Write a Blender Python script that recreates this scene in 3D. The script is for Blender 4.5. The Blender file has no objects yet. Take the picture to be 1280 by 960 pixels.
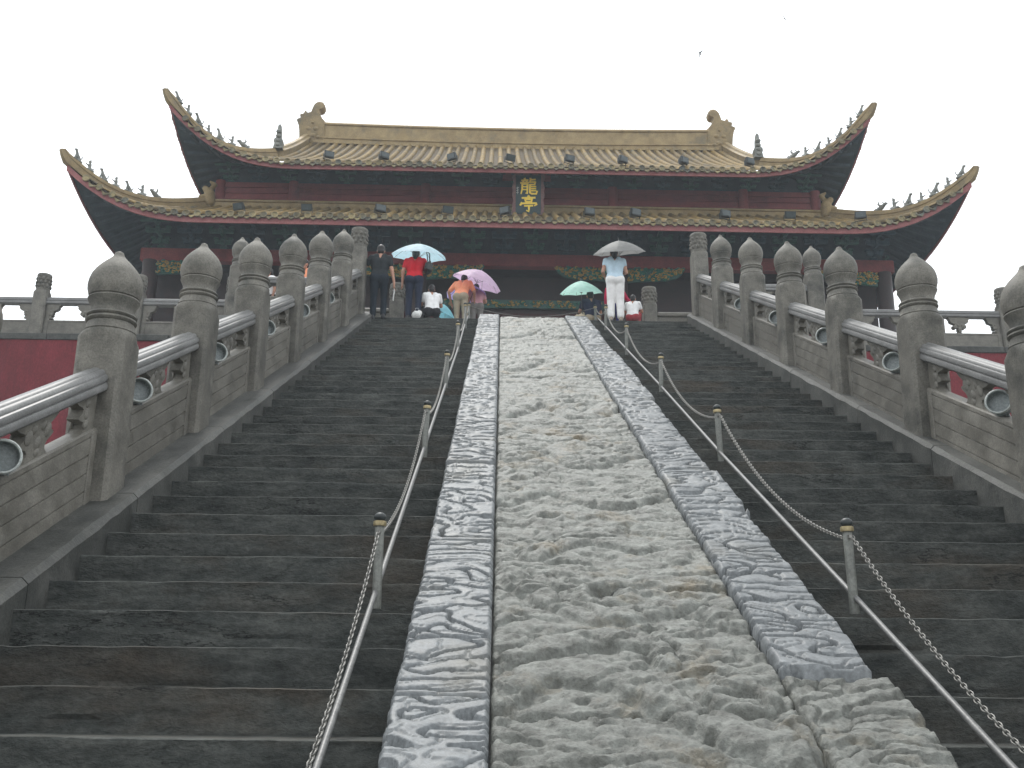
import bpy, math, random
import numpy as np
from mathutils import Matrix, Vector, Euler
random.seed(7); rng=np.random.RandomState(7)
S=bpy.context.scene
COL=S.collection
R=math.radians
# ------------------------------------------------------------------ camera
FPX,PITCH,ROLL,YAW=1268.5,0.2720,0.0103,0.0126
cam=bpy.data.cameras.new('camera'); cam.sensor_width=36; cam.lens=36*FPX/1280; cam.clip_end=3000; cam.clip_start=.05
co=bpy.data.objects.new('camera',cam); COL.objects.link(co); S.camera=co
F=Vector((math.sin(YAW)*math.cos(PITCH),math.cos(YAW)*math.cos(PITCH),math.sin(PITCH)))
R0=Vector((math.cos(YAW),-math.sin(YAW),0)); U0=R0.cross(F)
R1=R0*math.cos(ROLL)+U0*math.sin(ROLL); U1=-R0*math.sin(ROLL)+U0*math.cos(ROLL)
m=Matrix((R1,U1,-F)).transposed().to_4x4(); m.translation=(0,0,1.6); co.matrix_world=m
# ------------------------------------------------------------------ world, sun, exposure
SUN_EL,SUN_AZ=R(62),R(-18)      # azimuth clockwise from +Y: veiled sun high above the hall
w=bpy.data.worlds.new('World'); S.world=w; w.use_nodes=True
nt=w.node_tree; nt.nodes.clear()
sky=nt.nodes.new('ShaderNodeTexSky'); sky.sky_type='NISHITA'; sky.sun_disc=False; sky.sun_elevation=SUN_EL; sky.sun_rotation=SUN_AZ
sky.air_density=1.0; sky.dust_density=3.0
hs=nt.nodes.new('ShaderNodeHueSaturation'); hs.inputs['Saturation'].default_value=.05
mx=nt.nodes.new('ShaderNodeMix'); mx.data_type='RGBA'; mx.inputs['Factor'].default_value=.72
mx.inputs['B'].default_value=(10.2,10.6,11.0,1)      # even cloud deck
bg=nt.nodes.new('ShaderNodeBackground'); bg.inputs['Strength'].default_value=.15
wo=nt.nodes.new('ShaderNodeOutputWorld')
nt.links.new(sky.outputs[0],hs.inputs['Color']); nt.links.new(hs.outputs[0],mx.inputs['A'])
nt.links.new(mx.outputs['Result'],bg.inputs['Color']); nt.links.new(bg.outputs[0],wo.inputs['Surface'])
sl=bpy.data.lights.new('sun','SUN'); sl.energy=1.5; sl.angle=R(14); sl.color=(1,.97,.92)
so=bpy.data.objects.new('sun',sl); COL.objects.link(so)
sd=Vector((math.sin(SUN_AZ)*math.cos(SUN_EL),math.cos(SUN_AZ)*math.cos(SUN_EL),math.sin(SUN_EL)))
so.rotation_euler=sd.to_track_quat('Z','Y').to_euler(); so.location=(0,-10,30)
S.view_settings.view_transform='Standard'; S.view_settings.look='None'; S.view_settings.gamma=1; S.view_settings.exposure=.32
S.view_settings.use_curve_mapping=False
# ------------------------------------------------------------------ mesh helpers
class MB:
    def __init__(s): s.v=[]; s.f=[]
    def add(s,vs,fs):
        o=len(s.v); s.v.extend([tuple(p) for p in vs]); s.f.extend([tuple(i+o for i in f) for f in fs]); return s
    def box(s,c,d,M=None,ch=0):
        x,y,z=[a/2 for a in d]
        if ch<=0:
            vs=[Vector((sx*x,sy*y,sz*z)) for sz in(-1,1) for sy in(-1,1) for sx in(-1,1)]
            fs=[(0,2,3,1),(4,5,7,6),(0,1,5,4),(2,6,7,3),(0,4,6,2),(1,3,7,5)]
        else:
            def ring(hx,hy,z): return [Vector(p) for p in((-hx+ch,-hy,z),(hx-ch,-hy,z),(hx,-hy+ch,z),(hx,hy-ch,z),(hx-ch,hy,z),(-hx+ch,hy,z),(-hx,hy-ch,z),(-hx,-hy+ch,z))]
            rs=[ring(x-ch,y-ch,-z),ring(x,y,-z+ch),ring(x,y,z-ch),ring(x-ch,y-ch,z)]
            vs=[p for r in rs for p in r]; fs=[tuple(range(7,-1,-1)),tuple(range(24,32))]
            for k in range(3):
                for i in range(8): j=(i+1)%8; fs.append((k*8+i,k*8+j,k*8+8+j,k*8+8+i))
        if M is not None: vs=[M@p for p in vs]
        c=Vector(c); return s.add([p+c for p in vs],fs)
    def loft(s,rings,closed=True,caps=True):
        n=len(rings[0]); vs=[p for r in rings for p in r]; fs=[]
        for k in range(len(rings)-1):
            for i in range(n if closed else n-1):
                j=(i+1)%n; fs.append((k*n+i,k*n+j,k*n+n+j,k*n+n+i))
        if caps and closed: fs.append(tuple(range(n-1,-1,-1))); fs.append(tuple(range((len(rings)-1)*n,len(rings)*n)))
        return s.add(vs,fs)
    def tube(s,pts,r,seg=8,caps=True):
        pts=[Vector(p) for p in pts]; rs=r if isinstance(r,(list,tuple)) else [r]*len(pts); rings=[]
        for i,p in enumerate(pts):
            t=(pts[min(i+1,len(pts)-1)]-pts[max(i-1,0)]).normalized()
            a=t.cross(Vector((0,0,1)));
            if a.length<1e-3: a=Vector((1,0,0))
            a.normalize(); b=a.cross(t)
            rings.append([p+a*(rs[i]*math.cos(q))+b*(rs[i]*math.sin(q)) for q in[2*math.pi*k/seg for k in range(seg)]])
        return s.loft(rings,True,caps)
    def lathe(s,prof,seg=20,c=(0,0,0),M=None,caps=True):
        c=Vector(c); rings=[]
        for r,z in prof:
            ring=[Vector((r*math.cos(2*math.pi*k/seg),r*math.sin(2*math.pi*k/seg),z)) for k in range(seg)]
            rings.append([(M@p if M is not None else p)+c for p in ring])
        return s.loft(rings,True,caps)
    def grid(s,fn,us,vs,flip=False):
        n=len(vs); P=[fn(u,v) for u in us for v in vs]; fs=[]
        for i in range(len(us)-1):
            for j in range(n-1):
                q=(i*n+j,i*n+n+j,i*n+n+j+1,i*n+j+1); fs.append(q[::-1] if flip else q)
        return s.add(P,fs)
    def prism(s,poly,h,M=None,c=(0,0,0)):   # polygon in local XZ, extruded along Y +-h/2
        c=Vector(c); n=len(poly)
        A=[Vector((x,-h/2,z)) for x,z in poly]+[Vector((x,h/2,z)) for x,z in poly]
        if M is not None: A=[M@p for p in A]
        fs=[tuple(range(n)),tuple(range(2*n-1,n-1,-1))]+[(i,n+i,n+(i+1)%n,(i+1)%n) for i in range(n)]
        return s.add([p+c for p in A],fs)
    def cone2(s,p0,r0,p1,r1,seg=10,rings=4):   # tapered capsule
        p0=Vector(p0);p1=Vector(p1); d=p1-p0; L=d.length
        t=d/L if L>1e-6 else Vector((0,0,1)); a=t.orthogonal().normalized(); b=t.cross(a); rs=[]
        for k in range(rings+1):
            q=-math.pi/2+math.pi/2*k/rings; rs.append((p0+t*(r0*math.sin(q)),max(r0*math.cos(q),1e-4)))
        for k in range(rings+1):
            q=math.pi/2*k/rings; rs.append((p1+t*(r1*math.sin(q)),max(r1*math.cos(q),1e-4)))
        return s.loft([[c+a*(r*math.cos(x))+b*(r*math.sin(x)) for x in[2*math.pi*i/seg for i in range(seg)]] for c,r in rs])
    def ell(s,c,r,M=None,seg=12):
        c=Vector(c); rings=[]
        for k in range(9):
            q=-math.pi/2+math.pi*k/8; cr=max(math.cos(q),1e-3)
            ring=[Vector((r[0]*cr*math.cos(x),r[1]*cr*math.sin(x),r[2]*math.sin(q))) for x in[2*math.pi*i/seg for i in range(seg)]]
            rings.append([(M@p if M is not None else p)+c for p in ring])
        return s.loft(rings)
    def xf(s,M):
        s.v=[tuple(M@Vector(p)) for p in s.v]; return s
    def mesh(s,name,mat,smooth=False,off=None):
        me=bpy.data.meshes.new(name)
        v=s.v if off is None else [(p[0]-off[0],p[1]-off[1],p[2]-off[2]) for p in s.v]
        me.from_pydata(v,[],s.f); me.validate(clean_customdata=False)
        if mat: me.materials.append(mat)
        fix(me)
        if smooth: shade(me,smooth)
        return me
import bmesh
def fix(me):
    b=bmesh.new(); b.from_mesh(me); bmesh.ops.recalc_face_normals(b,faces=b.faces); b.to_mesh(me); b.free()
def shade(me,ang):
    me.polygons.foreach_set('use_smooth',[True]*len(me.polygons))
    if ang is not True:
        try: me.set_sharp_from_angle(angle=R(ang))
        except Exception: pass
    me.update()
def link(name,me,parent=None,loc=(0,0,0),rot=(0,0,0)):
    o=bpy.data.objects.new(name,me); COL.objects.link(o); o.location=loc; o.rotation_euler=rot
    if parent is not None: o.parent=parent
    return o
def tag(o,label=None,cat=None,group=None,kind=None):
    for k,v in(('label',label),('category',cat),('group',group),('kind',kind)):
        if v: o[k]=v
    return o
def thing(name,label,cat,loc=(0,0,0),rotz=0,group=None):
    return tag(link(name,None,None,loc,(0,0,rotz)),label,cat,group)
def rootloc(o):
    p=Vector((0,0,0))
    while o is not None: p+=o.location; o=o.parent
    return p
def part(name,mb,mat,parent,smooth=False,world=False,loc=(0,0,0),rot=(0,0,0)):
    if isinstance(mb,MB): me=mb.mesh(name,mat,smooth,rootloc(parent) if world else None)
    else: me=mb
    return link(name,me,parent,loc,rot)
def struct(name,mb,mat,smooth=False,kind='structure'):
    return tag(link(name,mb.mesh(name,mat,smooth)),kind=kind)
def copytree(o,parent=None):
    c=o.copy(); COL.objects.link(c)
    if parent is not None: c.parent=parent
    for ch in list(o.children): copytree(ch,c)
    return c
def remesh(mb,mat,vox,name,smooth_it=2):
    me=bpy.data.meshes.new(name); me.from_pydata(mb.v,[],mb.f); fix(me)
    o=bpy.data.objects.new('remesh_source',me); COL.objects.link(o)
    r=o.modifiers.new('r','REMESH'); r.mode='VOXEL'; r.voxel_size=vox; r.use_smooth_shade=True
    s=o.modifiers.new('s','SMOOTH'); s.iterations=smooth_it; s.factor=.5
    dg=bpy.context.evaluated_depsgraph_get()
    out=bpy.data.meshes.new_from_object(o.evaluated_get(dg)); out.name=name
    out.materials.clear(); out.materials.append(mat)
    bpy.data.objects.remove(o); bpy.data.meshes.remove(me)
    shade(out,True); return out
# ------------------------------------------------------------------ numpy noise
PERM=rng.permutation(512)
GR=np.stack([np.cos(np.arange(512)*2.399),np.sin(np.arange(512)*2.399)],-1)
def pn(x,y,seed=0):
    x=np.asarray(x,float)+seed*17.31; y=np.asarray(y,float)+seed*9.77
    xi=np.floor(x).astype(int); yi=np.floor(y).astype(int); xf=x-xi; yf=y-yi
    u=xf*xf*xf*(xf*(xf*6-15)+10); v=yf*yf*yf*(yf*(yf*6-15)+10)
    def g(i,j):
        h=PERM[(PERM[(xi+i)%512]+yi+j)%512]; return GR[h,0]*(xf-i)+GR[h,1]*(yf-j)
    a=g(0,0)*(1-u)+g(1,0)*u; b=g(0,1)*(1-u)+g(1,1)*u
    return (a*(1-v)+b*v)*1.5
def fbm(x,y,o=4,seed=0):
    r=0; a=1.
    for k in range(o): r=r+a*pn(x*2**k,y*2**k,seed+k*3); a*=.5
    return r
def sst(a,b,x):
    t=np.clip((x-a)/(b-a),0,1); return t*t*(3-2*t)
# ------------------------------------------------------------------ materials
def newmat(name):
    m=bpy.data.materials.new(name); m.use_nodes=True; n=m.node_tree; b=n.nodes['Principled BSDF']; return m,n,b
def rgba(c): return (c[0],c[1],c[2],1)
def stone(name,c1,c2,scale=3,stretch=(1,1,1),rough=(.4,.75),bump=.4,fine=40,stain=None,stain_s=.8,stain_lo=.5,rand=.12,spec=.4,dist=.006,stain_st=(1,1,1),fst=None,crack=None):
    m,n,b=newmat(name); N=n.nodes; L=n.links
    geo=N.new('ShaderNodeNewGeometry')
    def mapped(st):
        mp=N.new('ShaderNodeMapping'); mp.inputs['Scale'].default_value=st; L.new(geo.outputs['Position'],mp.inputs['Vector']); return mp.outputs[0]
    v=mapped(stretch)
    def noise(vec,sc,det=8,ro=.6):
        t=N.new('ShaderNodeTexNoise'); t.inputs['Scale'].default_value=sc; t.inputs['Detail'].default_value=det; t.inputs['Roughness'].default_value=ro
        L.new(vec,t.inputs['Vector']); return t.outputs['Fac']
    n1=noise(v,scale,10,.68)
    cr=N.new('ShaderNodeValToRGB'); cr.color_ramp.elements[0].position=.36; cr.color_ramp.elements[1].position=.66
    cr.color_ramp.elements[0].color=rgba(c1); cr.color_ramp.elements[1].color=rgba(c2); L.new(n1,cr.inputs[0]); col=cr.outputs[0]
    if stain:
        n2=noise(mapped(stain_st),stain_s,6,.65); r2=N.new('ShaderNodeValToRGB'); r2.color_ramp.elements[0].position=stain_lo; r2.color_ramp.elements[1].position=stain_lo+.2
        L.new(n2,r2.inputs[0]); mm=N.new('ShaderNodeMix'); mm.data_type='RGBA'; L.new(r2.outputs[0],mm.inputs['Factor']); L.new(col,mm.inputs['A']); mm.inputs['B'].default_value=rgba(stain); col=mm.outputs['Result']
    if crack:
        nc=noise(mapped(crack[1]),crack[0],7,.62); rc=N.new('ShaderNodeValToRGB'); e=rc.color_ramp.elements; w_=crack[2]
        e[0].position=.5-w_; e[0].color=(0,0,0,1); e[1].position=.5+w_; e[1].color=(0,0,0,1); q_=e.new(.5); q_.color=(1,1,1,1)
        L.new(nc,rc.inputs[0]); nm_=noise(mapped((1,1,1)),1.3,3,.5); gt=N.new('ShaderNodeMapRange'); gt.inputs['From Min'].default_value=.5; gt.inputs['From Max'].default_value=.6; L.new(nm_,gt.inputs['Value'])
        mk=N.new('ShaderNodeMath'); mk.operation='MULTIPLY'; L.new(rc.outputs[0],mk.inputs[0]); L.new(gt.outputs[0],mk.inputs[1])
        mm=N.new('ShaderNodeMix'); mm.data_type='RGBA'; L.new(mk.outputs[0],mm.inputs['Factor']); L.new(col,mm.inputs['A']); mm.inputs['B'].default_value=rgba(tuple(x*.25 for x in c1)); col=mm.outputs['Result']
    nf=noise(mapped(fst or stretch),fine,6,.7)
    # fine speckle and a small per-piece difference
    mr=N.new('ShaderNodeMapRange'); mr.inputs['From Min'].default_value=.3; mr.inputs['From Max'].default_value=.7; mr.inputs['To Min'].default_value=.68; mr.inputs['To Max'].default_value=1.32; L.new(nf,mr.inputs['Value'])
    oi=N.new('ShaderNodeObjectInfo'); m2=N.new('ShaderNodeMapRange'); m2.inputs['To Min'].default_value=1-rand; m2.inputs['To Max'].default_value=1+rand; L.new(oi.outputs['Random'],m2.inputs['Value'])
    mu=N.new('ShaderNodeMath'); mu.operation='MULTIPLY'; L.new(mr.outputs[0],mu.inputs[0]); L.new(m2.outputs[0],mu.inputs[1])
    vm=N.new('ShaderNodeVectorMath'); vm.operation='SCALE'; L.new(col,vm.inputs[0]); L.new(mu.outputs[0],vm.inputs['Scale'])
    L.new(vm.outputs[0],b.inputs['Base Color'])
    rr=N.new('ShaderNodeMapRange'); rr.inputs['From Min'].default_value=.3; rr.inputs['From Max'].default_value=.7; rr.inputs['To Min'].default_value=rough[0]; rr.inputs['To Max'].default_value=rough[1]
    L.new(n1,rr.inputs['Value']); L.new(rr.outputs[0],b.inputs['Roughness'])
    b.inputs['Specular IOR Level'].default_value=spec
    if bump:
        ad=N.new('ShaderNodeMath'); ad.operation='MULTIPLY_ADD'; L.new(n1,ad.inputs[0]); ad.inputs[1].default_value=1.6; L.new(nf,ad.inputs[2])
        bp=N.new('ShaderNodeBump'); bp.inputs['Strength'].default_value=bump; bp.inputs['Distance'].default_value=dist; L.new(ad.outputs[0],bp.inputs['Height']); L.new(bp.outputs[0],b.inputs['Normal'])
    return m
def plain(name,c,rough=.6,metal=0,spec=.4,var=.2,scale=9,bump=0):
    d=tuple(x*(1-var) for x in c); e=tuple(x*(1+var) for x in c)
    m=stone(name,d,e,scale,(1,1,1),(max(rough-.1,.05),min(rough+.1,1)),bump,60,rand=.05,spec=spec,dist=.004)
    m.node_tree.nodes['Principled BSDF'].inputs['Metallic'].default_value=metal; return m
def cloth(name,c,trans=0,rough=.85):
    m,n,b=newmat(name); N=n.nodes; L=n.links
    geo=N.new('ShaderNodeNewGeometry'); t=N.new('ShaderNodeTexNoise'); t.inputs['Scale'].default_value=11; t.inputs['Detail'].default_value=5; L.new(geo.outputs['Position'],t.inputs['Vector'])
    mr=N.new('ShaderNodeMapRange'); mr.inputs['To Min'].default_value=.75; mr.inputs['To Max'].default_value=1.2; L.new(t.outputs['Fac'],mr.inputs['Value'])
    vm=N.new('ShaderNodeVectorMath'); vm.operation='SCALE'; vm.inputs[0].default_value=c; L.new(mr.outputs[0],vm.inputs['Scale'])
    L.new(vm.outputs[0],b.inputs['Base Color']); b.inputs['Roughness'].default_value=rough; b.inputs['Specular IOR Level'].default_value=.2
    bp=N.new('ShaderNodeBump'); bp.inputs['Strength'].default_value=.5; bp.inputs['Distance'].default_value=.03; L.new(t.outputs['Fac'],bp.inputs['Height']); L.new(bp.outputs[0],b.inputs['Normal'])
    if trans:
        tr=N.new('ShaderNodeBsdfTranslucent'); L.new(vm.outputs[0],tr.inputs['Color']); ms=N.new('ShaderNodeMixShader'); ms.inputs[0].default_value=trans
        L.new(b.outputs[0],ms.inputs[1]); L.new(tr.outputs[0],ms.inputs[2]); L.new(ms.outputs[0],n.nodes['Material Output'].inputs['Surface'])
    return m
M={}
M['post']=stone('weathered_grey_stone',(.105,.100,.086),(.20,.19,.165),5,(1,1,1),(.5,.8),.45,70,(.062,.062,.055),2.2,.50,.1,spec=.25)
M['panel']=stone('panel_stone',(.105,.098,.082),(.19,.18,.155),4,(1,1,1.6),(.4,.75),.4,70,(.075,.072,.06),2.0,.52,.1)
M['rail']=stone('wet_polished_stone',(.125,.125,.122),(.20,.20,.195),3,(1,1,1),(.32,.52),.12,60,rand=.08,spec=.4,dist=.003)
M['step']=stone('dark_step_stone',(.032,.036,.034),(.090,.094,.087),4.0,(1,1.5,2.4),(.6,.9),1.0,30,(.068,.055,.042),.7,.54,.12,dist=.012,stain_st=(.8,1,2),fst=(1,1.5,1.6),crack=(1.8,(1,1,5),.014),spec=.18)
M['string']=stone('kerb_stone',(.042,.044,.041),(.098,.098,.090),4,(1,1,1),(.5,.8),.6,50,(.034,.036,.032),1.6,.52,.15,spec=.25)
M['ramp_border']=stone('carved_blue_grey_stone',(.100,.109,.113),(.175,.187,.192),9,(1,1,1),(.40,.62),.5,50,(.115,.114,.10),1.6,.53,.09,spec=.45,dist=.004)
M['ramp_mid']=stone('weathered_pale_stone',(.095,.097,.084),(.225,.234,.212),10,(1,1,1),(.38,.64),1.0,38,(.155,.125,.076),2.2,.55,.09,spec=.48,dist=.012)
M['mortar']=stone('mortar',(.10,.10,.09),(.16,.16,.15),8,bump=.4)
M['red_wall']=stone('red_plaster',(.145,.022,.028),(.195,.033,.042),2.5,(1,1,.5),(.6,.85),.12,40,(.095,.022,.026),1.1,.50,.05,stain_st=(2.5,2.5,.22),spec=.2)
M['paving']=stone('wet_paving',(.11,.11,.105),(.19,.19,.18),3,bump=.3,rough=(.25,.6))
M['earth']=stone('ground_soil',(.09,.085,.07),(.15,.14,.115),1.5,bump=.4)
M['tile']=stone('yellow_glazed_tile',(.120,.082,.030),(.285,.20,.080),4,(1,1,1),(.65,.9),.2,40,(.10,.09,.065),2.0,.48,.28,spec=.15)
M['tile_end']=stone('tile_end_glaze',(.10,.085,.042),(.27,.215,.10),6,(1,1,1),(.4,.7),.3,50,(.08,.09,.08),2.5,.48,.4,spec=.4)
M['pan']=stone('tile_channel',(.06,.045,.025),(.13,.098,.055),5,bump=.3,rough=(.7,.9),spec=.1)
M['ridge']=stone('ochre_ridge_glaze',(.205,.148,.070),(.33,.25,.130),3,(1,1,1),(.5,.8),.3,50,(.135,.115,.075),1.3,.52,.1,spec=.3)
M['beast']=stone('grey_glaze',(.13,.14,.13),(.24,.24,.21),6,bump=.3)
M['fascia']=stone('faded_red_board',(.23,.085,.085),(.34,.14,.135),3,(1,1,1),(.6,.85),.1,40,(.16,.05,.05),1.5,.52,.05,spec=.2)
M['redwood']=stone('red_painted_wood',(.17,.032,.034),(.25,.055,.05),3,(1,1,1),(.5,.75),.1,40,(.12,.028,.03),1.0,.55,.06)
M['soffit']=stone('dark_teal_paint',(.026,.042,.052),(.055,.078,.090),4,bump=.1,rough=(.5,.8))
M['brk_g']=stone('green_bracket_paint',(.028,.080,.072),(.065,.155,.125),6,bump=.1,rough=(.5,.8))
M['brk_b']=stone('blue_bracket_paint',(.025,.055,.075),(.055,.10,.125),6,bump=.1,rough=(.5,.8))
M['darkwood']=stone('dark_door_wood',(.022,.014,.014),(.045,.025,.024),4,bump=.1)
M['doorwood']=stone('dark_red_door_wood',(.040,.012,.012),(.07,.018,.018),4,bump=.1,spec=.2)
M['gilt_mix']=stone('painted_scroll_gold',(.28,.16,.035),(.50,.34,.10),9,bump=.2)
M['green_paint']=stone('painted_scroll_green',(.02,.12,.085),(.05,.24,.17),9,bump=.2)
M['gold']=plain('gold_leaf',(.95,.70,.10),.45,0,var=.06)
M['board']=plain('plaque_board',(.025,.05,.055),.5)
M['frame']=stone('plaque_frame_paint',(.11,.055,.052),(.20,.105,.095),9,bump=.3)
M['black']=plain('black_metal',(.022,.028,.028),.45)
M['lamp']=plain('lamp_grey_paint',(.25,.28,.28),.4)
M['lens']=plain('lamp_lens_glass',(.045,.06,.062),.15,spec=.5)
M['rim']=plain('lamp_rim',(.42,.45,.43),.35)
M['steel']=plain('galvanised_steel',(.15,.15,.147),.5,.5)
M['fpost']=plain('painted_fence_post',(.15,.155,.14),.45,.2)
M['brass']=plain('worn_brass',(.34,.28,.16),.4,.6)
M['chain']=plain('chain_steel',(.21,.205,.19),.45,.5)
M['skin']=plain('skin',(.42,.22,.15),.55,var=.08)
M['hair']=plain('black_hair',(.012,.010,.010),.45)
M['shoe']=plain('dark_shoe',(.02,.02,.022),.5)
M['dark']=plain('dark_bag',(.018,.022,.02),.4)
M['white']=plain('white_litter',(.7,.7,.68),.6)
# ------------------------------------------------------------------ layout constants
T=0.18687/0.3987                  # stair slope
RISE,GO,NST=0.18687,0.3987,45
Y0=1.957                          # first riser
TOPZ=RISE*NST; TOPY=Y0+GO*(NST-1) # 8.41, 19.5
def nose(Y): return T*(Y-Y0)+RISE # height of the line through the nosings
XL,XR=-2.90,4.03                  # balustrade centre lines
RL,JL,JR,RR=-.434,-.02,1.302,1.755
CX=.555
# ------------------------------------------------------------------ ground, terrace
g=MB(); n=24
g.grid(lambda a,b:(a,b,0.0),[-1500,-400,-100,-40,40,100,400,1500],[-1500,-400,-100,-30,0,30,100,400,1500],True)
struct('ground',g,M['earth'])
g=MB()
for k in range(-8,9):
    for j in range(-8,2): g.box((k*1.0+.5+random.uniform(-.003,.003),j*1.0+.6,.03+random.uniform(-.004,.004)),(.985,.985,.06),ch=.008)
struct('forecourt_paving',g,M['paving'])
g=MB(); g.box((CX,42,4.19),(100,41.4,8.36))
struct('terrace_core',g,M['earth'])
g=MB()
g.box((CX,20.45,TOPZ-.05),(12.6,1.89,.1)); g.box((CX,41.6,TOPZ-.054),(100,40.4,.1))
struct('terrace_floor',g,M['paving'])
# stair body below the treads
g=MB()
prof=[(Y0-.05,0),(TOPY+.4,0),(TOPY+.4,TOPZ-.12),(Y0+GO*44,TOPZ-.45),(Y0-.05,RISE-.33)]
for x0,x1 in((-3.18,4.30),):
    A=[Vector((x0,y,z)) for y,z in prof]; B=[Vector((x1,y,z)) for y,z in prof]
    g.add(A+B,[(0,1,2,3,4),(9,8,7,6,5)]+[(i,(i+1)%5,5+(i+1)%5,5+i) for i in range(5)])
struct('stair_core',g,M['step'])
# ------------------------------------------------------------------ stair flights
def step_mesh(x0,x1,k):
    nx=max(int((x1-x0)/.035),8); side=x0; xs=np.linspace(x0,x1,nx)
    y=Y0+GO*k; z=RISE*(k+1); sd=k*1.7+ (5 if x0<RL else 0)
    fl=0 if k==NST-1 else 1     # the old treads have settled back a little, the top one is level
    # cross-section rows from the riser foot over the worn nosing to the back of the tread
    rows=[(0,-.06)]+[(0,RISE*q) for q in(.02,.12,.25,.38,.52,.66,.8,.91)]+[(.0,RISE*.985),(.006,RISE+.001),(.10,RISE-.003*fl),(.25,RISE-.008*fl),(GO+.05,RISE-.013*fl)]
    V=[]
    for i,(dy,dz) in enumerate(rows):
        er=fbm(xs*2.2,np.full(nx,dz*26+sd*7),4,3)      # layered erosion along the riser
        gouge=np.clip(pn(xs*1.1,np.full(nx,dz*34+sd*5),11)-.15,0,1)**1.0
        front=1 if dy<.003 else 0
        ny=y+dy+front*(.006*er+.05*np.clip(gouge-.18,0,1)*np.clip(1.4-2.4*dz/RISE,0,1))
        wear=.006*np.clip(pn(xs*.8,np.full(nx,sd),21),-.3,1)+.003*pn(xs*5,np.full(nx,sd),23)
        chip=.03*np.clip(pn(xs*3.1,np.full(nx,sd*3),25)-.42,0,1)
        nz=z-RISE+dz-(wear+chip if dz>RISE*.95 else 0)+.003*pn(xs*6,np.full(nx,dy*9+sd),27)*(dz>RISE*.9)
        V.append(np.stack([xs,ny,nz],-1))
    V=np.array(V); V[:,0,2]-=.02*0; V[10:,[0,-1],2]-=.004; nr=len(rows); me=bpy.data.meshes.new('step')
    fs=[(a*nx+b,a*nx+b+1,(a+1)*nx+b+1,(a+1)*nx+b) for a in range(nr-1) for b in range(nx-1)]
    me.from_pydata([tuple(p) for p in V.reshape(-1,3)],[],fs); me.materials.append(M['step']); shade(me,33); return me
for x0,x1,lab in((-2.66,RL+.04,'dark stone stairs between the left balustrade and the carved ramp'),(RR-.04,3.9,'dark stone stairs between the carved ramp and the right balustrade')):
    t=thing('stone_stairs',lab,'stairs',((x0+x1)/2,Y0,0),group='flights of dark stone steps')
    for k in range(NST):
        me=step_mesh(x0,x1,k); l=rootloc(t); link('step_stone',me,t,(-l.x,-l.y+random.uniform(-.004,.004),-l.z+random.uniform(-.004,.004)))
# ------------------------------------------------------------------ carved ramp
ramp=thing('carved_stone_ramp','pale carved stone ramp with clouds and dragons running up between the stairs','ramp',((RL+RR)/2,Y0,0))
LY=[1.7,3.3,4.54,5.10,6.44,8.26,10.15,10.97,12.7,14.57,17.4,19.55]
CY=[1.7,3.4,4.46,5.8,6.58,9.49,12.58,15.47,19.55]
RY=[1.7,3.2,4.82,7.13,8.16,11.15,14.75,17.0,19.55]
def seg_d(px,py,pts):
    best=np.full(px.shape,9.); 
    for (ax,ay),(bx,by) in zip(pts[:-1],pts[1:]):
        dx,dy=bx-ax,by-ay; t=np.clip(((px-ax)*dx+(py-ay)*dy)/(dx*dx+dy*dy),0,1)
        best=np.minimum(best,np.hypot(px-ax-t*dx,py-ay-t*dy))
    return best
def curve(pts,n=10):
    P=[np.array(p,float) for p in pts]; out=[]
    for i in range(len(P)-1):
        a,b,c,d=P[max(i-1,0)],P[i],P[i+1],P[min(i+2,len(P)-1)]
        for k in range(n):
            t=k/n; out.append(tuple(.5*((2*b)+(c-a)*t+(2*a-5*b+4*c-d)*t*t+(3*b-a-3*c+d)*t**3)))
    return out+[tuple(P[-1])]
DRAG=[(curve([(.0,4.6),(.25,4.85),(.6,4.75),(.85,4.45),(1.1,4.2),(1.25,4.35)]),.10,.06),
      (curve([(.95,4.62),(1.12,4.72),(1.2,4.6),(1.08,4.5),(.98,4.55)]),.05,.05),
      (curve([(.1,5.0),(.45,5.2),(.75,5.12),(.8,4.95)]),.07,.05),
      (curve([(.1,5.9),(.3,5.6),(.6,5.42),(1.0,5.55),(1.25,5.35)]),.08,.05),
      (curve([(.05,7.4),(.4,7.7),(.8,7.3),(1.2,7.6)]),.10,.05),
      (curve([(.2,6.3),(.6,6.6),(1.1,6.3)]),.09,.045),
      (curve([(.1,8.6),(.5,8.9),(.7,8.4),(1.2,8.8)]),.12,.05),
      (curve([(.1,10.4),(.5,10.9),(.9,10.3),(1.2,10.8)]),.14,.06),
      (curve([(.2,13.2),(.6,13.8),(1.1,13.2)]),.16,.07),(curve([(.1,16.4),(.6,17.2),(1.1,16.5)]),.18,.07)]
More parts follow.
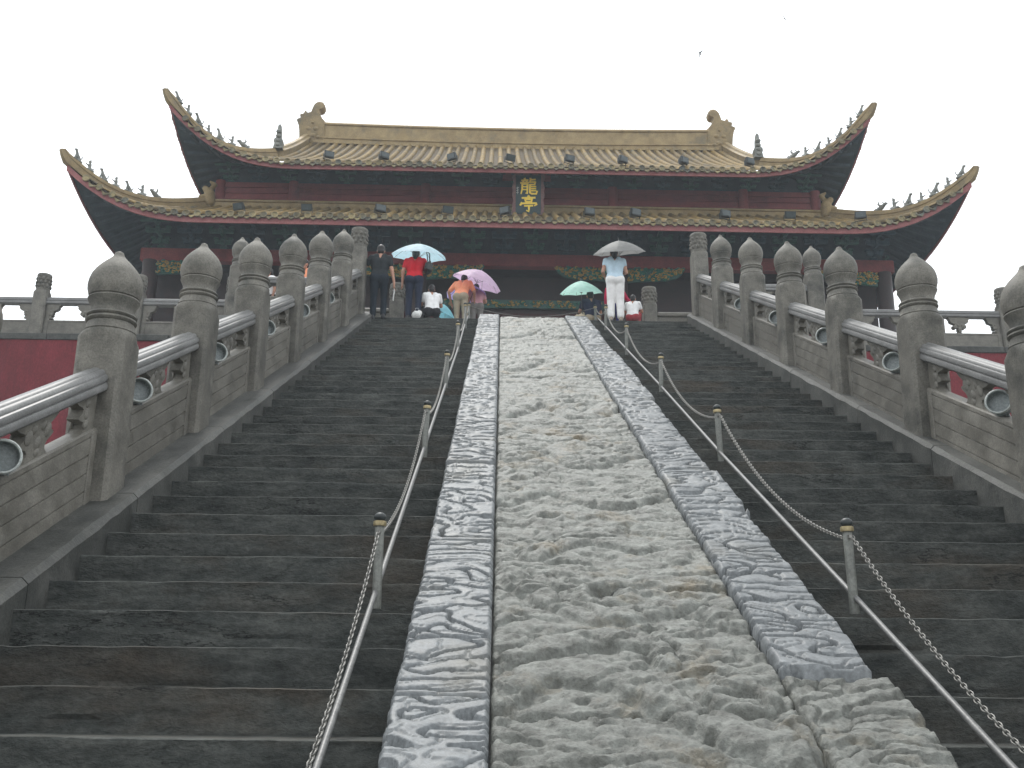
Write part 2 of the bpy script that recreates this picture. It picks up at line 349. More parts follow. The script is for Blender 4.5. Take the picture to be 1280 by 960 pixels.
def h_mid(x,y):
    wx=.16*pn(x*1.6,y*1.4,31)+.06*pn(x*6,y*5,32); wy=.12*pn(x*1.6,y*1.8,33)+.05*pn(x*5,y*6,34)
    h=.010*fbm((x+wx)*1.5,(y+wy)*2.0,2,35)
    n1=pn((x+wx)*2.9,(y+wy)*7.0,41); keep=sst(-.5,.15,pn(x*1.6,y*1.6,42))
    h+=.022*sst(.0,.15,np.abs(n1))*keep                           # worn carved clouds
    n2=pn((x+wx)*5.0,(y+wy)*12.5,43); h+=.012*sst(.0,.14,np.abs(n2))
    h-=.028*sst(.28,.40,pn((x+wx)*3.8,(y+wy)*9.0,45))             # eroded pockets
    h-=.022*sst(.24,.36,pn((x+wx)*7,(y+wy)*15,46))
    h+=.009*fbm(x*9,y*15,4,51)+.005*pn(x*34,y*42,55)
    for c,r,a in DRAG:
        d=seg_d(x+wx*.25,y+wy*.25,c); h=h+a*.7*np.sqrt(np.clip(1-(d/r)**2,0,1))-.026*np.exp(-((d-r*1.2)/(.3*r))**2)
    for bx,by,br in((.60,5.72,.13),(.50,10.9,.13),(.82,10.95,.13),(.35,7.0,.10)):
        d=np.hypot(x-bx,(y-by)); h=h+.03*np.exp(-((d-br)/.035)**2)-.065*sst(br*.85,br*.3,d)
    return .8*h-.02
def h_bord(x,y,sd,rough):
    wx=.22*pn(x*1.9,y*2.2,sd)+.07*pn(x*5,y*5,sd+2); wy=.10*pn(x*2.1,y*2.2,sd+4)+.035*pn(x*6,y*6,sd+6)
    n1=pn((x+wx)*3.1,(y+wy*.7)*8.8,sd+8); lob=sst(.045,.09,np.abs(n1))
    n2=pn((x+wx*1.2)*5.5,(y+wy*.7)*15.0,sd+11); lob2=sst(.03,.085,np.abs(n2))
    h=.042*lob+.012*lob*lob2+.008*sst(.1,.5,np.abs(n1))+.0012*fbm(x*14,y*18,2,sd+13)-.02
    # plain rolled band along the outer edge, as on the carved stones
    if rough: h=.45*h+.014*fbm(x*3,y*5,4,sd+15)-.025*sst(.2,.35,pn(x*5,y*9,sd+19))+.008*pn(x*20,y*26,sd+17)
    return h
def slab(name,xa,xb,ya,yb,fn,mat,edge=None,lift=0,gap=.007):
    # rows are closer together near the viewer's end, where the picture shows more
    ys=[ya+gap]; 
    while ys[-1]<yb-gap: ys.append(ys[-1]+((.0085 if edge else .011) if ys[-1]<6.6 else .0155 if ys[-1]<10 else .026))
    ys[-1]=yb-gap; ys=np.array(ys); dx=(.0075 if edge else .0115) if ya<7 else .016; nx=int((xb-xa)/dx)
    U=np.linspace(0,1,nx); X,Y=np.meshgrid(U,ys)
    xl=np.full(len(ys),xa+gap*.6); xr=np.full(len(ys),xb-gap*.6)
    jit=.012*pn(ys*2.2,ys*0+xa,61)+.007*pn(ys*9,ys*0+xa,63)
    if edge=='L': xl=xa+jit*.8
    elif edge=='R': xr=xb+jit*1.6
    else: xl=xl+.004*pn(ys*6,ys*0,65); xr=xr+.004*pn(ys*6,ys*0,67)
    X=xl[:,None]+(xr-xl)[:,None]*X
    H=fn(X,Y)
    ed=np.minimum(np.minimum(X-xl[:,None],xr[:,None]-X),np.minimum(Y-ys[0],ys[-1]-Y)); H=H-.025*(1-sst(0,.016,ed))
    ZB=T*(Y-Y0)+RISE+.05+lift
    nrm=1/math.hypot(1,T); Z=ZB+H*nrm; Yp=Y-H*T*nrm*.9
    ny=len(ys)
    V=np.stack([X,Yp,Z],-1)
    # skirt
    idx=np.arange(ny*nx).reshape(ny,nx)
    border=np.concatenate([idx[0,:],idx[1:,-1],idx[-1,-2::-1],idx[-2:0:-1,0]])
    VF=V.reshape(-1,3); SK=VF[border].copy(); SK[:,2]-=.30
    q=np.stack([idx[:-1,:-1],idx[:-1,1:],idx[1:,1:],idx[1:,:-1]],-1).reshape(-1,4)
    nb=len(border); s0=len(VF)+np.arange(nb)
    q2=np.stack([border,s0,np.roll(s0,-1),np.roll(border,-1)],-1)
    VA=np.concatenate([VF,SK]); Q=np.concatenate([q,q2])
    off=rootloc(ramp); VA=VA-np.array([off.x,off.y,off.z])
    me=bpy.data.meshes.new(name); me.vertices.add(len(VA)); me.vertices.foreach_set('co',VA.ravel())
    me.loops.add(Q.size); me.loops.foreach_set('vertex_index',Q.ravel()); me.polygons.add(len(Q)); me.polygons.foreach_set('loop_start',np.arange(0,Q.size,4))
    me.update(calc_edges=True); me.validate(); me.materials.append(mat); shade(me,True)
    return link(name,me,ramp)
ROFF=[.12,.10,-.03,.05,-.04,.03,-.05,.0]
for i in range(len(LY)-1):
    slab('border_slab',RL,JL,LY[i],LY[i+1],lambda x,y,i=i:h_bord(x,y,100+i*3,False),M['ramp_border'],'L',random.uniform(-.01,.012))
for i in range(len(CY)-1):
    slab('centre_slab',JL,JR,CY[i],CY[i+1],h_mid,M['ramp_mid'],None,random.uniform(-.006,.006))
for i in range(len(RY)-1):
    rough=i<2
    slab('border_slab',JR,RR+ROFF[i]*.5,RY[i],RY[i+1],lambda x,y,i=i,rough=rough:h_bord(x,y,160+i*3,rough),M['ramp_mid'] if rough else M['ramp_border'],'R',random.uniform(-.012,.012))
g=MB(); A=[]
for y in(Y0-.2,TOPY+.1):
    z=nose(y)-.04; A.append([Vector((RL+.03,y,z)),Vector((RR-.06,y,z)),Vector((RR-.06,y,z-.3)),Vector((RL+.03,y,z-.3))])
g.loft(A); part('mortar_bed',g,M['mortar'],ramp,world=True)
# ------------------------------------------------------------------ balustrades
def sq_ring(r,z,k,seg=32):      # k=1 square, k=0 circle
    out=[]
    for i in range(seg):
        a=2*math.pi*(i+.5)/seg; c,s=math.cos(a),math.sin(a); q=1/max(abs(c),abs(s)); out.append(Vector((r*c*(1+k*(q-1)),r*s*(1+k*(q-1)),z)))
    return out
def make_post(height=1.25,r=.175,base=-.25):
    g=MB(); h=height
    g.loft([sq_ring(r,base,.97),sq_ring(r,h-.03,.97),sq_ring(r+.004,h-.005,.85),sq_ring(r+.012,h+.035,.25),sq_ring(r+.008,h+.055,0)])
    k=r/.175; f=MB(); P=[(.178,.055),(.184,.065),(.176,.075),(.170,.115),(.163,.130),(.174,.135),(.182,.150),(.172,.166),(.163,.170),(.174,.175),(.180,.187),(.170,.200),
       (.158,.204),(.152,.225),(.160,.262),(.178,.298),(.186,.315),(.182,.325),(.170,.330),(.181,.337),(.194,.385),(.197,.425),(.191,.470),(.176,.515),(.152,.555),(.122,.592),(.090,.625),(.062,.652),(.044,.672),(.036,.690),(.030,.706),(.014,.716),(.001,.718)]
    f.lathe([(a*k,h+b) for a,b in P],32)
    return g.mesh('post',M['post'],30),f.mesh('onion_finial',M['post'],40)
POST,ONION=make_post()
def drum_post(h,r,base=-.2,drum=.42):
    g=MB(); g.loft([sq_ring(r,base,.9),sq_ring(r,h-drum-.05,.9),sq_ring(r*.97,h-drum-.01,.5)])
    f=MB(); z0=h-drum; k=r/.16
    f.lathe([(.150*k,z0-.02),(.158*k,z0),(.158*k,z0+.03),(.145*k,z0+.04),(.150*k,z0+.06),(.155*k,h-.09),(.165*k,h-.07),(.165*k,h-.03),(.15*k,h-.01),(.02,h)],24)
    # carved cloud relief: raised curls round the drum
    for q in range(10):
        for lv in range(3):
            a=q*math.pi/5+lv*.31; zz=z0+.10+lv*(drum-.22)/2.2
            f.ell((.150*k*math.cos(a),.150*k*math.sin(a),zz),(.034,.034,.034+.01*(q%2)),seg=8)
    return g.mesh('post',M['post'],30),f.mesh('carved_drum',M['post'],40)
DPOST,DDRUM=drum_post(1.93,.165)
def sheared(mb,t): mb.v=[(x,y,z+y*t) for x,y,z in mb.v]; return mb
HOLEW=[(0,.085),(.10,.10),(.18,.13),(.26,.175),(.34,.195),(.42,.185),(.48,.15),(.54,.14),(.60,.16),(.68,.205),(.78,.225),(.88,.22),(.95,.205),(1,.19)]
def pierced(L,za,zb,th,t,holes,wk=1.0,flat=False):
    # stone left standing round cloud-shaped holes; y along the panel
    out=[]; ts=[a for a,_ in HOLEW]; ws=[b*wk for _,b in HOLEW]
    if flat: ws=[w*wk for w in(.16,.18,.20,.20,.22,.30,.31,.30,.34,.38,.385,.385,.38,.375)]
    bounds=[[0]*len(ts)]
    for c in holes: bounds+= [[c-w for w in ws],[c+w for w in ws]]
    bounds.append([L]*len(ts))
    for s in range(0,len(bounds),2):
        g=MB(); lo,hi=bounds[s],bounds[s+1]; rings=[]
        for i,q in enumerate(ts):
            z=zb-(zb-za)*q; e=.012 if 0<i<len(ts)-1 else 0; y0,y1=lo[i],hi[i]
            rings.append([Vector((-th/2,y0+e,z)),Vector((th/2,y0+e,z)),Vector((th/2+.006,(y0+y1)/2,z)),Vector((th/2,y1-e,z)),Vector((-th/2,y1-e,z)),Vector((-th/2-.006,(y0+y1)/2,z))])
        g.loft(rings)
        # scroll curls standing proud of the carved stone
        if s>0 and s<len(bounds)-2:
            cy=(lo[5]+hi[5])/2
            for dy,dz,r in((-.10,.16,.05),(.10,.16,.05),(0,.10,.045),(-.05,.20,.035),(.05,.20,.035),(0,.045,.035)):
                for sx in(-1,1): g.ell((sx*th/2,cy+dy*wk,za+dz),(.018,r,r),seg=10)
        else:
            cy=hi[5]-.05 if s==0 else lo[5]+.05
            for dz,r in((.06,.035),(.14,.045),(.21,.03)):
                for sx in(-1,1): g.ell((sx*th/2,cy-(.02 if s==0 else -.02),za+dz),(.016,r,r),seg=10)
        out.append(sheared(g,t))
    return out
def handrail(L,z,t,w=.10):
    prof=[(-.8*w,0),(-1.02*w,.018),(-1.05*w,.045),(-.98*w,.066),(-.86*w,.072),(-.86*w,.078),(-.98*w,.084),(-1.0*w,.105),(-.93*w,.124),(-.78*w,.130),(-.78*w,.136),(-.72*w,.152),(-.58*w,.164),(-.42*w,.166),(-.36*w,.160),(-.30*w,.170),(-.12*w,.178)]
    prof=prof+[(-x,zz) for x,zz in prof[::-1]]
    g=MB(); g.loft([[Vector((x,y,z+zz)) for x,zz in prof] for y in(0,L)]); return sheared(g,t)
def lower_slab(L,za,zb,t,th=.13,cuts=5):
    h=zb-za; pr=[(th/2,za)]
    zs=np.linspace(za+.06,zb-.05,cuts)
    for i,z in enumerate(zs):
        pr+=[(th/2,z-.007),(th/2-.012,z-.004),(th/2-.012,z+.004),(th/2,z+.007)]
    pr+=[(th/2,zb-.012),(th/2-.012,zb)]
    pr=pr+[(-x,z) for x,z in pr[::-1]]
    g=MB(); g.loft([[Vector((x,y,z)) for x,z in pr] for y in(0,L)])
    # raised frame along the two ends
    for y in(.05,L-.05): g.box((0,y,(za+zb)/2),(th+.022,.085,h-.03),ch=.006)
    return sheared(g,t)
PL=2.0-.35
RAILM=handrail(PL,.90,T).mesh('handrail',M['rail'],40)
PIERM=[q.mesh('carved_support',M['panel'],35) for q in pierced(PL,.635,.902,.085,T,(.42,1.20),1.18)]
LOWM=lower_slab(PL,.02,.64,T).mesh('lower_panel',M['panel'],25)
STEPY=2.0; YEND=19.2; NP=9
def stringer(x0,x1,e,th,t):
    y=Y0-.3
    while y<TOPY-.05:
        L=random.uniform(1.5,2.3); y1=min(y+L,TOPY+.02); rings=[]; nn=14
        for i in range(nn+1):
            yy=y+.006+(y1-y-.012)*i/nn; z=nose(yy)+e; a=.012*pn(yy*3,x0,71)+.006*pn(yy*9,x0,73); c=abs(.02*pn(yy*4,x0,75))
            inner=x1 if x1<CX else x0; s=1 if x1<CX else -1; outer=x0 if x1<CX else x1
            rings.append([Vector((outer,yy,z)),Vector((inner-s*(.03+c),yy,z+a*.3)),Vector((inner+s*a*.6,yy,z-.03-c)),Vector((inner+s*a*.5,yy,z-th)),Vector((outer,yy,z-th))])
        g=MB(); g.loft(rings); part('kerb_stone',g,M['string'],t,30,True); y=y1
for X,side,lab in((XL,'L','long stone balustrade with onion-topped posts climbing the left side of the stairs'),(XR,'R','long stone balustrade with onion-topped posts climbing the right side of the stairs')):
    t=thing('stone_balustrade',lab,'balustrade',(X,YEND-STEPY*(NP-1),0),group='stair balustrades'); l=rootloc(t)
    for k in range(NP):
        y=YEND-STEPY*k; z=nose(y)
        if k==0:
            p=link('post',DPOST,t,(0,y-l.y,z)); link('carved_drum',DDRUM,p)
        else:
            p=link('post',POST,t,(random.uniform(-.008,.008),y-l.y,z),(random.uniform(-.008,.008),random.uniform(-.008,.008),random.uniform(-.03,.03))); link('onion_finial',ONION,p)
        if k<NP-1:
            y0=y-STEPY+.175; zz=nose(y0)
            for nm,me in(('handrail',RAILM),('lower_panel',LOWM))+tuple(('carved_support',q) for q in PIERM): link(nm,me,t,(0,y0-l.y,zz))
    if side=='L': stringer(-3.18,-2.565,.115,.34,t)
    else: stringer(3.80,4.30,.17,.40,t)
# spotlights sitting in the lower hole of every panel
def spotlight_parts():
    b=MB(); b.lathe([(.055,-.22),(.075,-.21),(.092,-.13),(.102,-.04),(.106,-.005),(.099,-.004),(.095,-.10),(.001,-.102)],20)
    for q in range(4): b.lathe([(.083+.004*q,-.17+.03*q),(.095+.003*q,-.165+.03*q),(.083+.004*q,-.158+.03*q)],20)
    r=MB(); r.lathe([(.100,-.02),(.118,-.012),(.120,.012),(.112,.022),(.102,.020),(.094,-.095)],24,caps=False)
    n=MB(); n.lathe([(.095,-.088),(.06,-.096),(.001,-.10)],24)
    k=MB(); k.box((0,-.085,-.12),(.07,.05,.06)); k.box((.0,-.10,-.14),(.12,.02,.05))
    return [('housing',b.mesh('housing',M['lamp'],35)),('lens_rim',r.mesh('lens_rim',M['rim'],35)),('lens',n.mesh('lens',M['lens'],True)),('bracket',k.mesh('bracket',M['lamp']))]
SP=spotlight_parts()
ORD=['lowest','second lowest','third lowest','fourth lowest','fifth lowest','fourth from the top','third from the top','second from the top','topmost']
for X,sx,sn in((XL,1,'left'),(XR,-1,'right')):
    for k in range(8):
        y=YEND-STEPY*(8-k)+.175+.40; z=nose(y)+.78
        if X<0 and k==0 or X>0 and k==0: continue
        d=Vector((sx*random.uniform(.45,.65),-.85,random.uniform(-.05,.08))).normalized()
        if k==7: continue
        lab='round grey spotlight in the %s balustrade, %s of its row'%(sn,('lowest','second lowest','third lowest','third from the top','second from the top','topmost')[k-1])
        t=thing('spotlight',lab,'spotlight',(X+sx*.075,y-.05,z-.03),group='spotlights in the balustrade holes')
        t.rotation_euler=d.to_track_quat('Z','Y').to_euler(); t.rotation_mode='XYZ'
        t.scale=(.86,)*3
        for nm,me in SP: link(nm,me,t)
# upper short balustrades at the terrace edge, ending in an onion post
for s,lab in((-1,'short stone balustrade with one onion post on the terrace left of the stairs'),(1,'short stone balustrade with one onion post on the terrace right of the stairs')):
    xi=XL-.17 if s<0 else XR+.17; xo=CX+s*6.05
    t=thing('stone_balustrade',lab,'balustrade',(xo,20.0,TOPZ),group='short balustrades on the terrace edge')
    p=link('post',POST,t,(0,0,-.05)); link('onion_finial',ONION,p)
    L=abs(xo-xi)-.175-.02
    for nm,mb,mt,sm in(('handrail',handrail(L,.85,0),M['rail'],40),('lower_panel',lower_slab(L,.0,.585,0),M['panel'],25),*[('carved_support',q,M['panel'],35) for q in pierced(L,.58,.852,.12,0,(L*.27,L*.73))]):
        part(nm,mb,mt,t,sm,loc=(-s*.175,0,0),rot=(0,0,R(90) if s<0 else R(90)) if False else (0,0,R(-90) if s<0 else R(90)))
# long terrace balustrades
P2,D2=drum_post(1.52,.15,-.1,.40)
TR,TPi,TLo=None,None,None
for s,lab in((-1,'grey terrace balustrade with drum-topped posts above the red wall on the left'),(1,'grey terrace balustrade with drum-topped posts above the red wall on the right')):
    xs=[6.5,8.6]+[10.72+2.12*i for i in range(8)]
    t=thing('terrace_balustrade',lab,'balustrade',(CX+s*6.5,21.3,TOPZ),group='long terrace balustrades')
    for i,x in enumerate(xs):
        p=link('post',P2,t,(s*(x-6.5),0,0)); link('carved_drum',D2,p)
        if i<len(xs)-1:
            L=xs[i+1]-x-.30
            a=R(-90) if s>0 else R(90)
            for nm,mb,mt,sm in(('handrail',handrail(L,.80,0,.09),M['rail'],40),('lower_panel',lower_slab(L,.0,.43,0,.13,2),M['panel'],25),*[('carved_support',q,M['panel'],35) for q in pierced(L,.42,.805,.11,0,(L*.27,L*.73),1.0,True)]):
                part(nm,mb,mt,t,sm,loc=(s*(x-6.5+.15),0,0),rot=(0,0,a))
# low balustrades with short drum posts behind the landing
P3,D3=drum_post(1.30,.155,-.1,.40)
for s,x,lab in((-1,-2.28,'short drum-topped stone post and low panel left of the landing'),(1,3.27,'short drum-topped stone post and low panel right of the landing')):
    t=thing('stone_post',lab,'post',(x,21.0,TOPZ),group='short posts behind the landing')
    p=link('post',P3,t); link('carved_drum',D3,p)
    g=MB(); L=1.75; g.box((s*(L/2+.15),0,.30),(L,.13,.60),ch=.01); g.box((s*(L/2+.15),0,.655),(L,.2,.10),ch=.02); part('low_panel',g,M['panel'],t)
# terrace walls
for s,lab in((-1,'red plastered terrace wall left of the stairs'),(1,'red plastered terrace wall right of the stairs')):
    t=thing('terrace_wall',lab,'wall',(CX+s*6,20.9,0),group='red terrace walls')
    g=MB(); x0=CX+s*6.3; x1=CX+s*50
    g.box(((x0+x1)/2,21.06,(TOPZ-.12)/2),(abs(x1-x0),.28,TOPZ-.12))
    xi=XL-.29 if s<0 else XR+.28; xo=CX+s*6.3
    g.box(((xi+xo)/2,19.95,(TOPZ-.12)/2),(abs(xo-xi),.26,TOPZ-.12)); g.box((CX+s*6.17,20.5,(TOPZ-.12)/2),(.26,.84,TOPZ-.12))
    part('plaster_face',g,M['red_wall'],t,world=True)
    x=6.3
    while x<30:
        L=random.uniform(1.1,1.5); g=MB(); g.box((CX+s*(x+L/2),21.14,TOPZ-.055),(L-.012,.50,.145),ch=.012); part('coping_stone',g,M['string'],t,world=True); x+=L
    x=abs(xi-CX)
    while x<6.3:
        L=min(random.uniform(.8,1.1),6.31-x); g=MB(); g.box((CX+s*(x+L/2),19.98,TOPZ-.055),(max(L-.012,.02),.42,.145),ch=.008); part('coping_stone',g,M['string'],t,world=True); x+=L+.001
# ------------------------------------------------------------------ chain fences along the ramp
def fence_post():
    g=MB(); g.lathe([(.026,-.02),(.026,.43),(.023,.435)],14)
    c=MB(); c.lathe([(.036,.432),(.038,.445),(.036,.458),(.026,.462)],14)
    k=MB(); k.lathe([(.026,.463),(.034,.473),(.036,.482),(.030,.496),(.016,.506),(.001,.509)],14)
    r=MB(); r.box((0,-.036,.40),(.018,.03,.018)); r.box((0,.036,.40),(.018,.03,.018))
    return g.mesh('post',M['fpost'],40),c.mesh('cap_ring',M['brass'],40),k.mesh('cap',M['black'],40),r.mesh('chain_ring',M['chain'])
FP=fence_post()
def chain_span(a,b,sag,fine):
    a=Vector(a);b=Vector(b); n=40; pts=[a.lerp(b,i/n)-Vector((0,0,sag*4*(i/n)*(1-i/n))) for i in range(n+1)]
    g=MB(); acc=0; Ls=.031; d=[0]
    for i in range(n): d.append(d[-1]+(pts[i+1]-pts[i]).length)
    tot=d[-1]; m_=int(tot/Ls)
    for k in range(m_):
        s=(k+.5)*tot/m_; i=max(j for j in range(n) if d[j]<=s); q=(s-d[i])/(d[i+1]-d[i]); c=pts[i].lerp(pts[i+1],q); t=(pts[i+1]-pts[i]).normalized()
        sdv=t.cross(Vector((0,0,1))).normalized(); up=sdv.cross(t); e=sdv if k%2 else up
        e=(sdv*math.cos(.6)+up*math.sin(.6)) if k%2 else (up*math.cos(.6)-sdv*math.sin(.6)); nn=e.cross(t)
        S1=8 if fine else 6; S2=4; hl,hw,r=.0225,.0105,.0036; rings=[]
        for u in range(S1):
            an=2*math.pi*u/S1; cc=c+t*(hl*math.cos(an))+e*(hw*math.sin(an)); od=(t*math.cos(an)/1.0+e*math.sin(an)).normalized()
            rings.append([cc+od*(r*math.cos(2*math.pi*w_/S2))+nn*(r*math.sin(2*math.pi*w_/S2)) for w_ in range(S2)])
        g.loft(rings+[rings[0]],True,False)
    return g
for X,lab in((-.66,'chain fence with steel pipe on the left edge of the carved ramp'),(1.975,'chain fence with steel pipe on the right edge of the carved ramp')):
    ys=[2.55,5.70,8.84,11.95,15.1,18.05,19.9]
    t=thing('chain_fence',lab,'fence',(X,ys[0],nose(ys[0])),group='chain fences beside the ramp'); l=rootloc(t)
    P=[]
    for y in ys:
        z=nose(y) if y<TOPY else TOPZ; z-=.02
        p=link('post',FP[0],t,(0,y-l.y,z-l.z),(random.uniform(-.02,.02),random.uniform(-.03,.03),0))
        link('cap_ring',FP[1],p); link('cap',FP[2],p); link('chain_ring',FP[3],p); P.append(Vector((X,y,z)))
    g=MB(); path=[P[0]+Vector((0,-1.4,.06-1.4*T))]+[p+Vector((random.uniform(-.012,.012),0,.075)) for p in P[:-1]]+[Vector((X,TOPY+.05,TOPZ+.07))]
    g.tube(path,.0155,10); part('base_pipe',g,M['steel'],t,40,True)
    for i in range(len(P)-1):
        g=chain_span(P[i]+Vector((0,.05,.40)),P[i+1]+Vector((0,-.05,.40)),.20 if i<5 else .10,i<2); part('chain',g,M['chain'],t,True,True)
    g=chain_span(P[0]+Vector((0,-1.3,.40-1.3*T)),P[0]+Vector((0,-.05,.40)),.1,True); part('chain',g,M['chain'],t,True,True)
t=thing('barrier_chain','slack chain strung across the top of the carved ramp','chain',(.65,19.9,TOPZ))
part('chain',chain_span((-.66,19.9,TOPZ+.42),(1.975,19.9,TOPZ+.42),.22,False),M['chain'],t,True,True)
# ------------------------------------------------------------------ the hall
HX,HY=CX,26.0
hall=thing('temple_hall','large Chinese hall with two tiers of yellow-tiled upswept roofs on the terrace','hall',(HX,HY,TOPZ),R(.3))
class Roof:
    def __init__(s,W,y0,yb,Df,Ds,z0,ztop,conc,Rz,A,tx,ty,etop):
        s.W,s.y0,s.yb,s.Df,s.Ds,s.z0,s.zt,s.c,s.Rz,s.A,s.tx,s.ty,s.et=W,y0,yb,Df,Ds,z0,ztop,conc,Rz,A,tx,ty,etop
    def prof(s,e): q=e/s.et; return s.z0+(s.zt-s.z0)*(q*(1-s.c)+s.c*q*q)
    def warp(s,a,e):
        k=max(0,1-a/s.A); m_=max(0,1-e); return s.Rz*k**3*m_**1.5,k*k*m_*m_
    def front(s,x,e,side=1):   # side=1 front, -1 back
        a=(s.W-abs(x))/s.Ds; rz,w_=s.warp(a,e); sg=1 if x>0 else -1
        y=s.y0+s.Df*e-s.ty*w_
        if side<0: y=s.y0+s.yb-y
        return Vector((x+sg*s.tx*w_,y,s.prof(e)+rz))
    def emax(s,x): return min(s.et,1e9 if (s.W-abs(x))/s.Ds>=1 else max((s.W-abs(x))/s.Ds,.0))
    def sidep(s,y,e,sg):       # y between y0 and yb
        sy=min(y-s.y0,s.yb-y); a=sy/s.Df; rz,w_=s.warp(a,e); q=1 if y<(s.y0+s.yb)/2 else -1
        return Vector((sg*(s.W-s.Ds*e+s.tx*w_),y-q*s.ty*w_,s.prof(e)+rz))
    def emaxs(s,y): return min(1,max(min(y-s.y0,s.yb-y)/s.Df,0))
LOW=Roof(12.2,0.0,16.5,3.3,2.7,5.20,6.98,.10,1.25,1.25,.35,.55,1.0)
UP=Roof(10.2,1.7,14.8,2.3,2.3,7.74,11.95,.16,1.65,1.55,.35,.60,6.55/2.3)
def build_roof(rf,label_part,upper):
    xs=sorted(set(list(np.linspace(-rf.W,rf.W,61))+[s*(rf.W-rf.Ds*q) for s in(-1,1) for q in(0,.04,.1,.2,.35,.5,.7,.85,1)]+[s*(rf.W-v) for s in(-1,1) for v in(.02,.15,.3,.45)]))
    es=np.linspace(0,1,13)
    g=MB()
    for sd in(1,-1): g.grid(lambda x,e,sd=sd:rf.front(x,e*rf.emax(x),sd),xs,es,sd<0)
    ys=sorted(set(list(np.linspace(rf.y0,rf.yb,45))+[rf.y0+v for v in(.05,.15,.3,.6)]+[rf.yb-v for v in(.05,.15,.3,.6)]))
    for sg in(-1,1): g.grid(lambda y,e,sg=sg:rf.sidep(y,e*rf.emaxs(y),sg),ys,np.linspace(0,1,8),sg>0)
    roof=part(label_part,g,M['pan'],hall,True)
    # soffit: the boarded underside
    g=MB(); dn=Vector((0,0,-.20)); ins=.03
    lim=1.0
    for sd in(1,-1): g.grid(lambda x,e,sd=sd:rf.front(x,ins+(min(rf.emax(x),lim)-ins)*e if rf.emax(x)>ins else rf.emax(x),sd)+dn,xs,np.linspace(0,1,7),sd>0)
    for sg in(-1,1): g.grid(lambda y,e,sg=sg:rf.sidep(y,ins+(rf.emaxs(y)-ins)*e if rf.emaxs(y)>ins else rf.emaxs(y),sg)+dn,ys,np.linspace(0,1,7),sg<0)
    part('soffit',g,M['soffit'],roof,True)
    # rafters under the front and the sides
    g=MB(); x=-rf.W+.25
    while x<rf.W-.2:
        e1=min(rf.emax(x),.95)
        if e1>.12:
            pts=[rf.front(x,.07+(e1-.07)*q)+Vector((0,0,-.245)) for q in(0,.35,.7,1)]
            for a,b in zip(pts[:-1],pts[1:]): g.loft([[p+Vector((dx,0,dz)) for dx,dz in((-.045,-.05),(.045,-.05),(.045,.05),(-.045,.05))] for p in(a,b)])
        x+=.27
    for sg in(-1,1):
        y=rf.y0+.3
        while y<rf.yb-.2:
            e1=min(rf.emaxs(y),.95)
            if e1>.12:
                a,b=[rf.sidep(y,q,sg)+Vector((0,0,-.245)) for q in(.08,e1)]
                g.loft([[p+Vector((0,dx,dz)) for dx,dz in((-.045,-.05),(.045,-.05),(.045,.05),(-.045,.05))] for p in(a,b)])
            y+=.27
    tag(part('rafters',g,M['soffit'],roof),kind='stuff')
    # fascia boards following the curved eaves
    fh=.23 if not upper else .20
    def strip(pts,inw):
        g=MB(); rings=[]
        for p in pts:
            q=p+inw; rings.append([q+Vector((0,0,-.04)),q-inw.normalized()*.045+Vector((0,0,-.04)),q-inw.normalized()*.045+Vector((0,0,-fh)),q+Vector((0,0,-fh))])
        g.loft(rings); return g
    fx=[x for x in xs if abs(x)<=rf.W-.02]
    part('fascia_board',strip([rf.front(x,0) for x in fx],Vector((0,.09,0))),M['fascia'],roof,40)
    for sg in(-1,1): part('fascia_board',strip([rf.sidep(y,0,sg) for y in ys[1:-1]],Vector((-sg*.09,0,0))),M['fascia'],roof,40)
    # tile rows of the front, one object each; every row is a run of overlapping half-round tiles
    step=.305; nrow=int(2*(rf.W-.12)/step); r=.088
    TE=MB(); TE.lathe([(.001,-.012),(.03,-.014),(.05,-.006),(.07,-.014),(.098,-.012),(.10,.02),(.09,.05)],14,M=Matrix.Rotation(R(90),3,'X')@Matrix.Scale(-1,3,(0,0,1)) if False else Matrix.Rotation(R(-90),3,'X'))
    TEm=TE.mesh('tile_end',M['tile_end'],40)
    DR=MB(); c=[(-.15,.02),(-.125,-.03),(-.08,-.065),(-.04,-.10),(0,-.125),(.04,-.10),(.08,-.065),(.125,-.03),(.15,.02),(.08,-.02),(0,-.035),(-.08,-.02)]
    DR.prism([(a*.9,b) for a,b in c],.03); DRm=DR.mesh('drip_tile',M['tile_end'])
    def row_path(fn,e1,off):
        L=(fn(e1)-fn(0)).length; n=max(int(L/.15),3); pts=[fn(e1*i/n) for i in range(n+1)]; rings=[]
        for i,p in enumerate(pts):
            t=(pts[min(i+1,n)]-pts[max(i-1,0)]).normalized(); a=off-t*off.dot(t); a.normalize(); up=a.cross(t)
            if up.z<0: up=-up
            rr=r if i%2==0 else r*.90
            rings.append([p+a*(rr*math.cos(q))+up*(rr*math.sin(q)*1.05) for q in[math.pi*k/6 for k in range(7)]])
        g=MB(); g.loft(rings,False); return g
    for k in range(nrow+1):
        x=-step*nrow/2+step*k; e1=rf.emax(x)
        if e1<.06: continue
        part('tile_row',row_path(lambda e:rf.front(x,e),e1,Vector((1,0,0))),M['tile'],roof,50)
        p=rf.front(x,0); link('tile_end',TEm,roof,(p.x,p.y-.012,p.z+.015),(R(-8),0,random.uniform(-.05,.05)))
        if k<nrow:
            q=rf.front(x+step/2,0); sl=rf.front(x+step,0)-p; link('drip_tile',DRm,roof,(q.x,q.y+.005,q.z-.01),(R(-10),-math.atan2(sl.z,sl.x),0))
    g=MB()
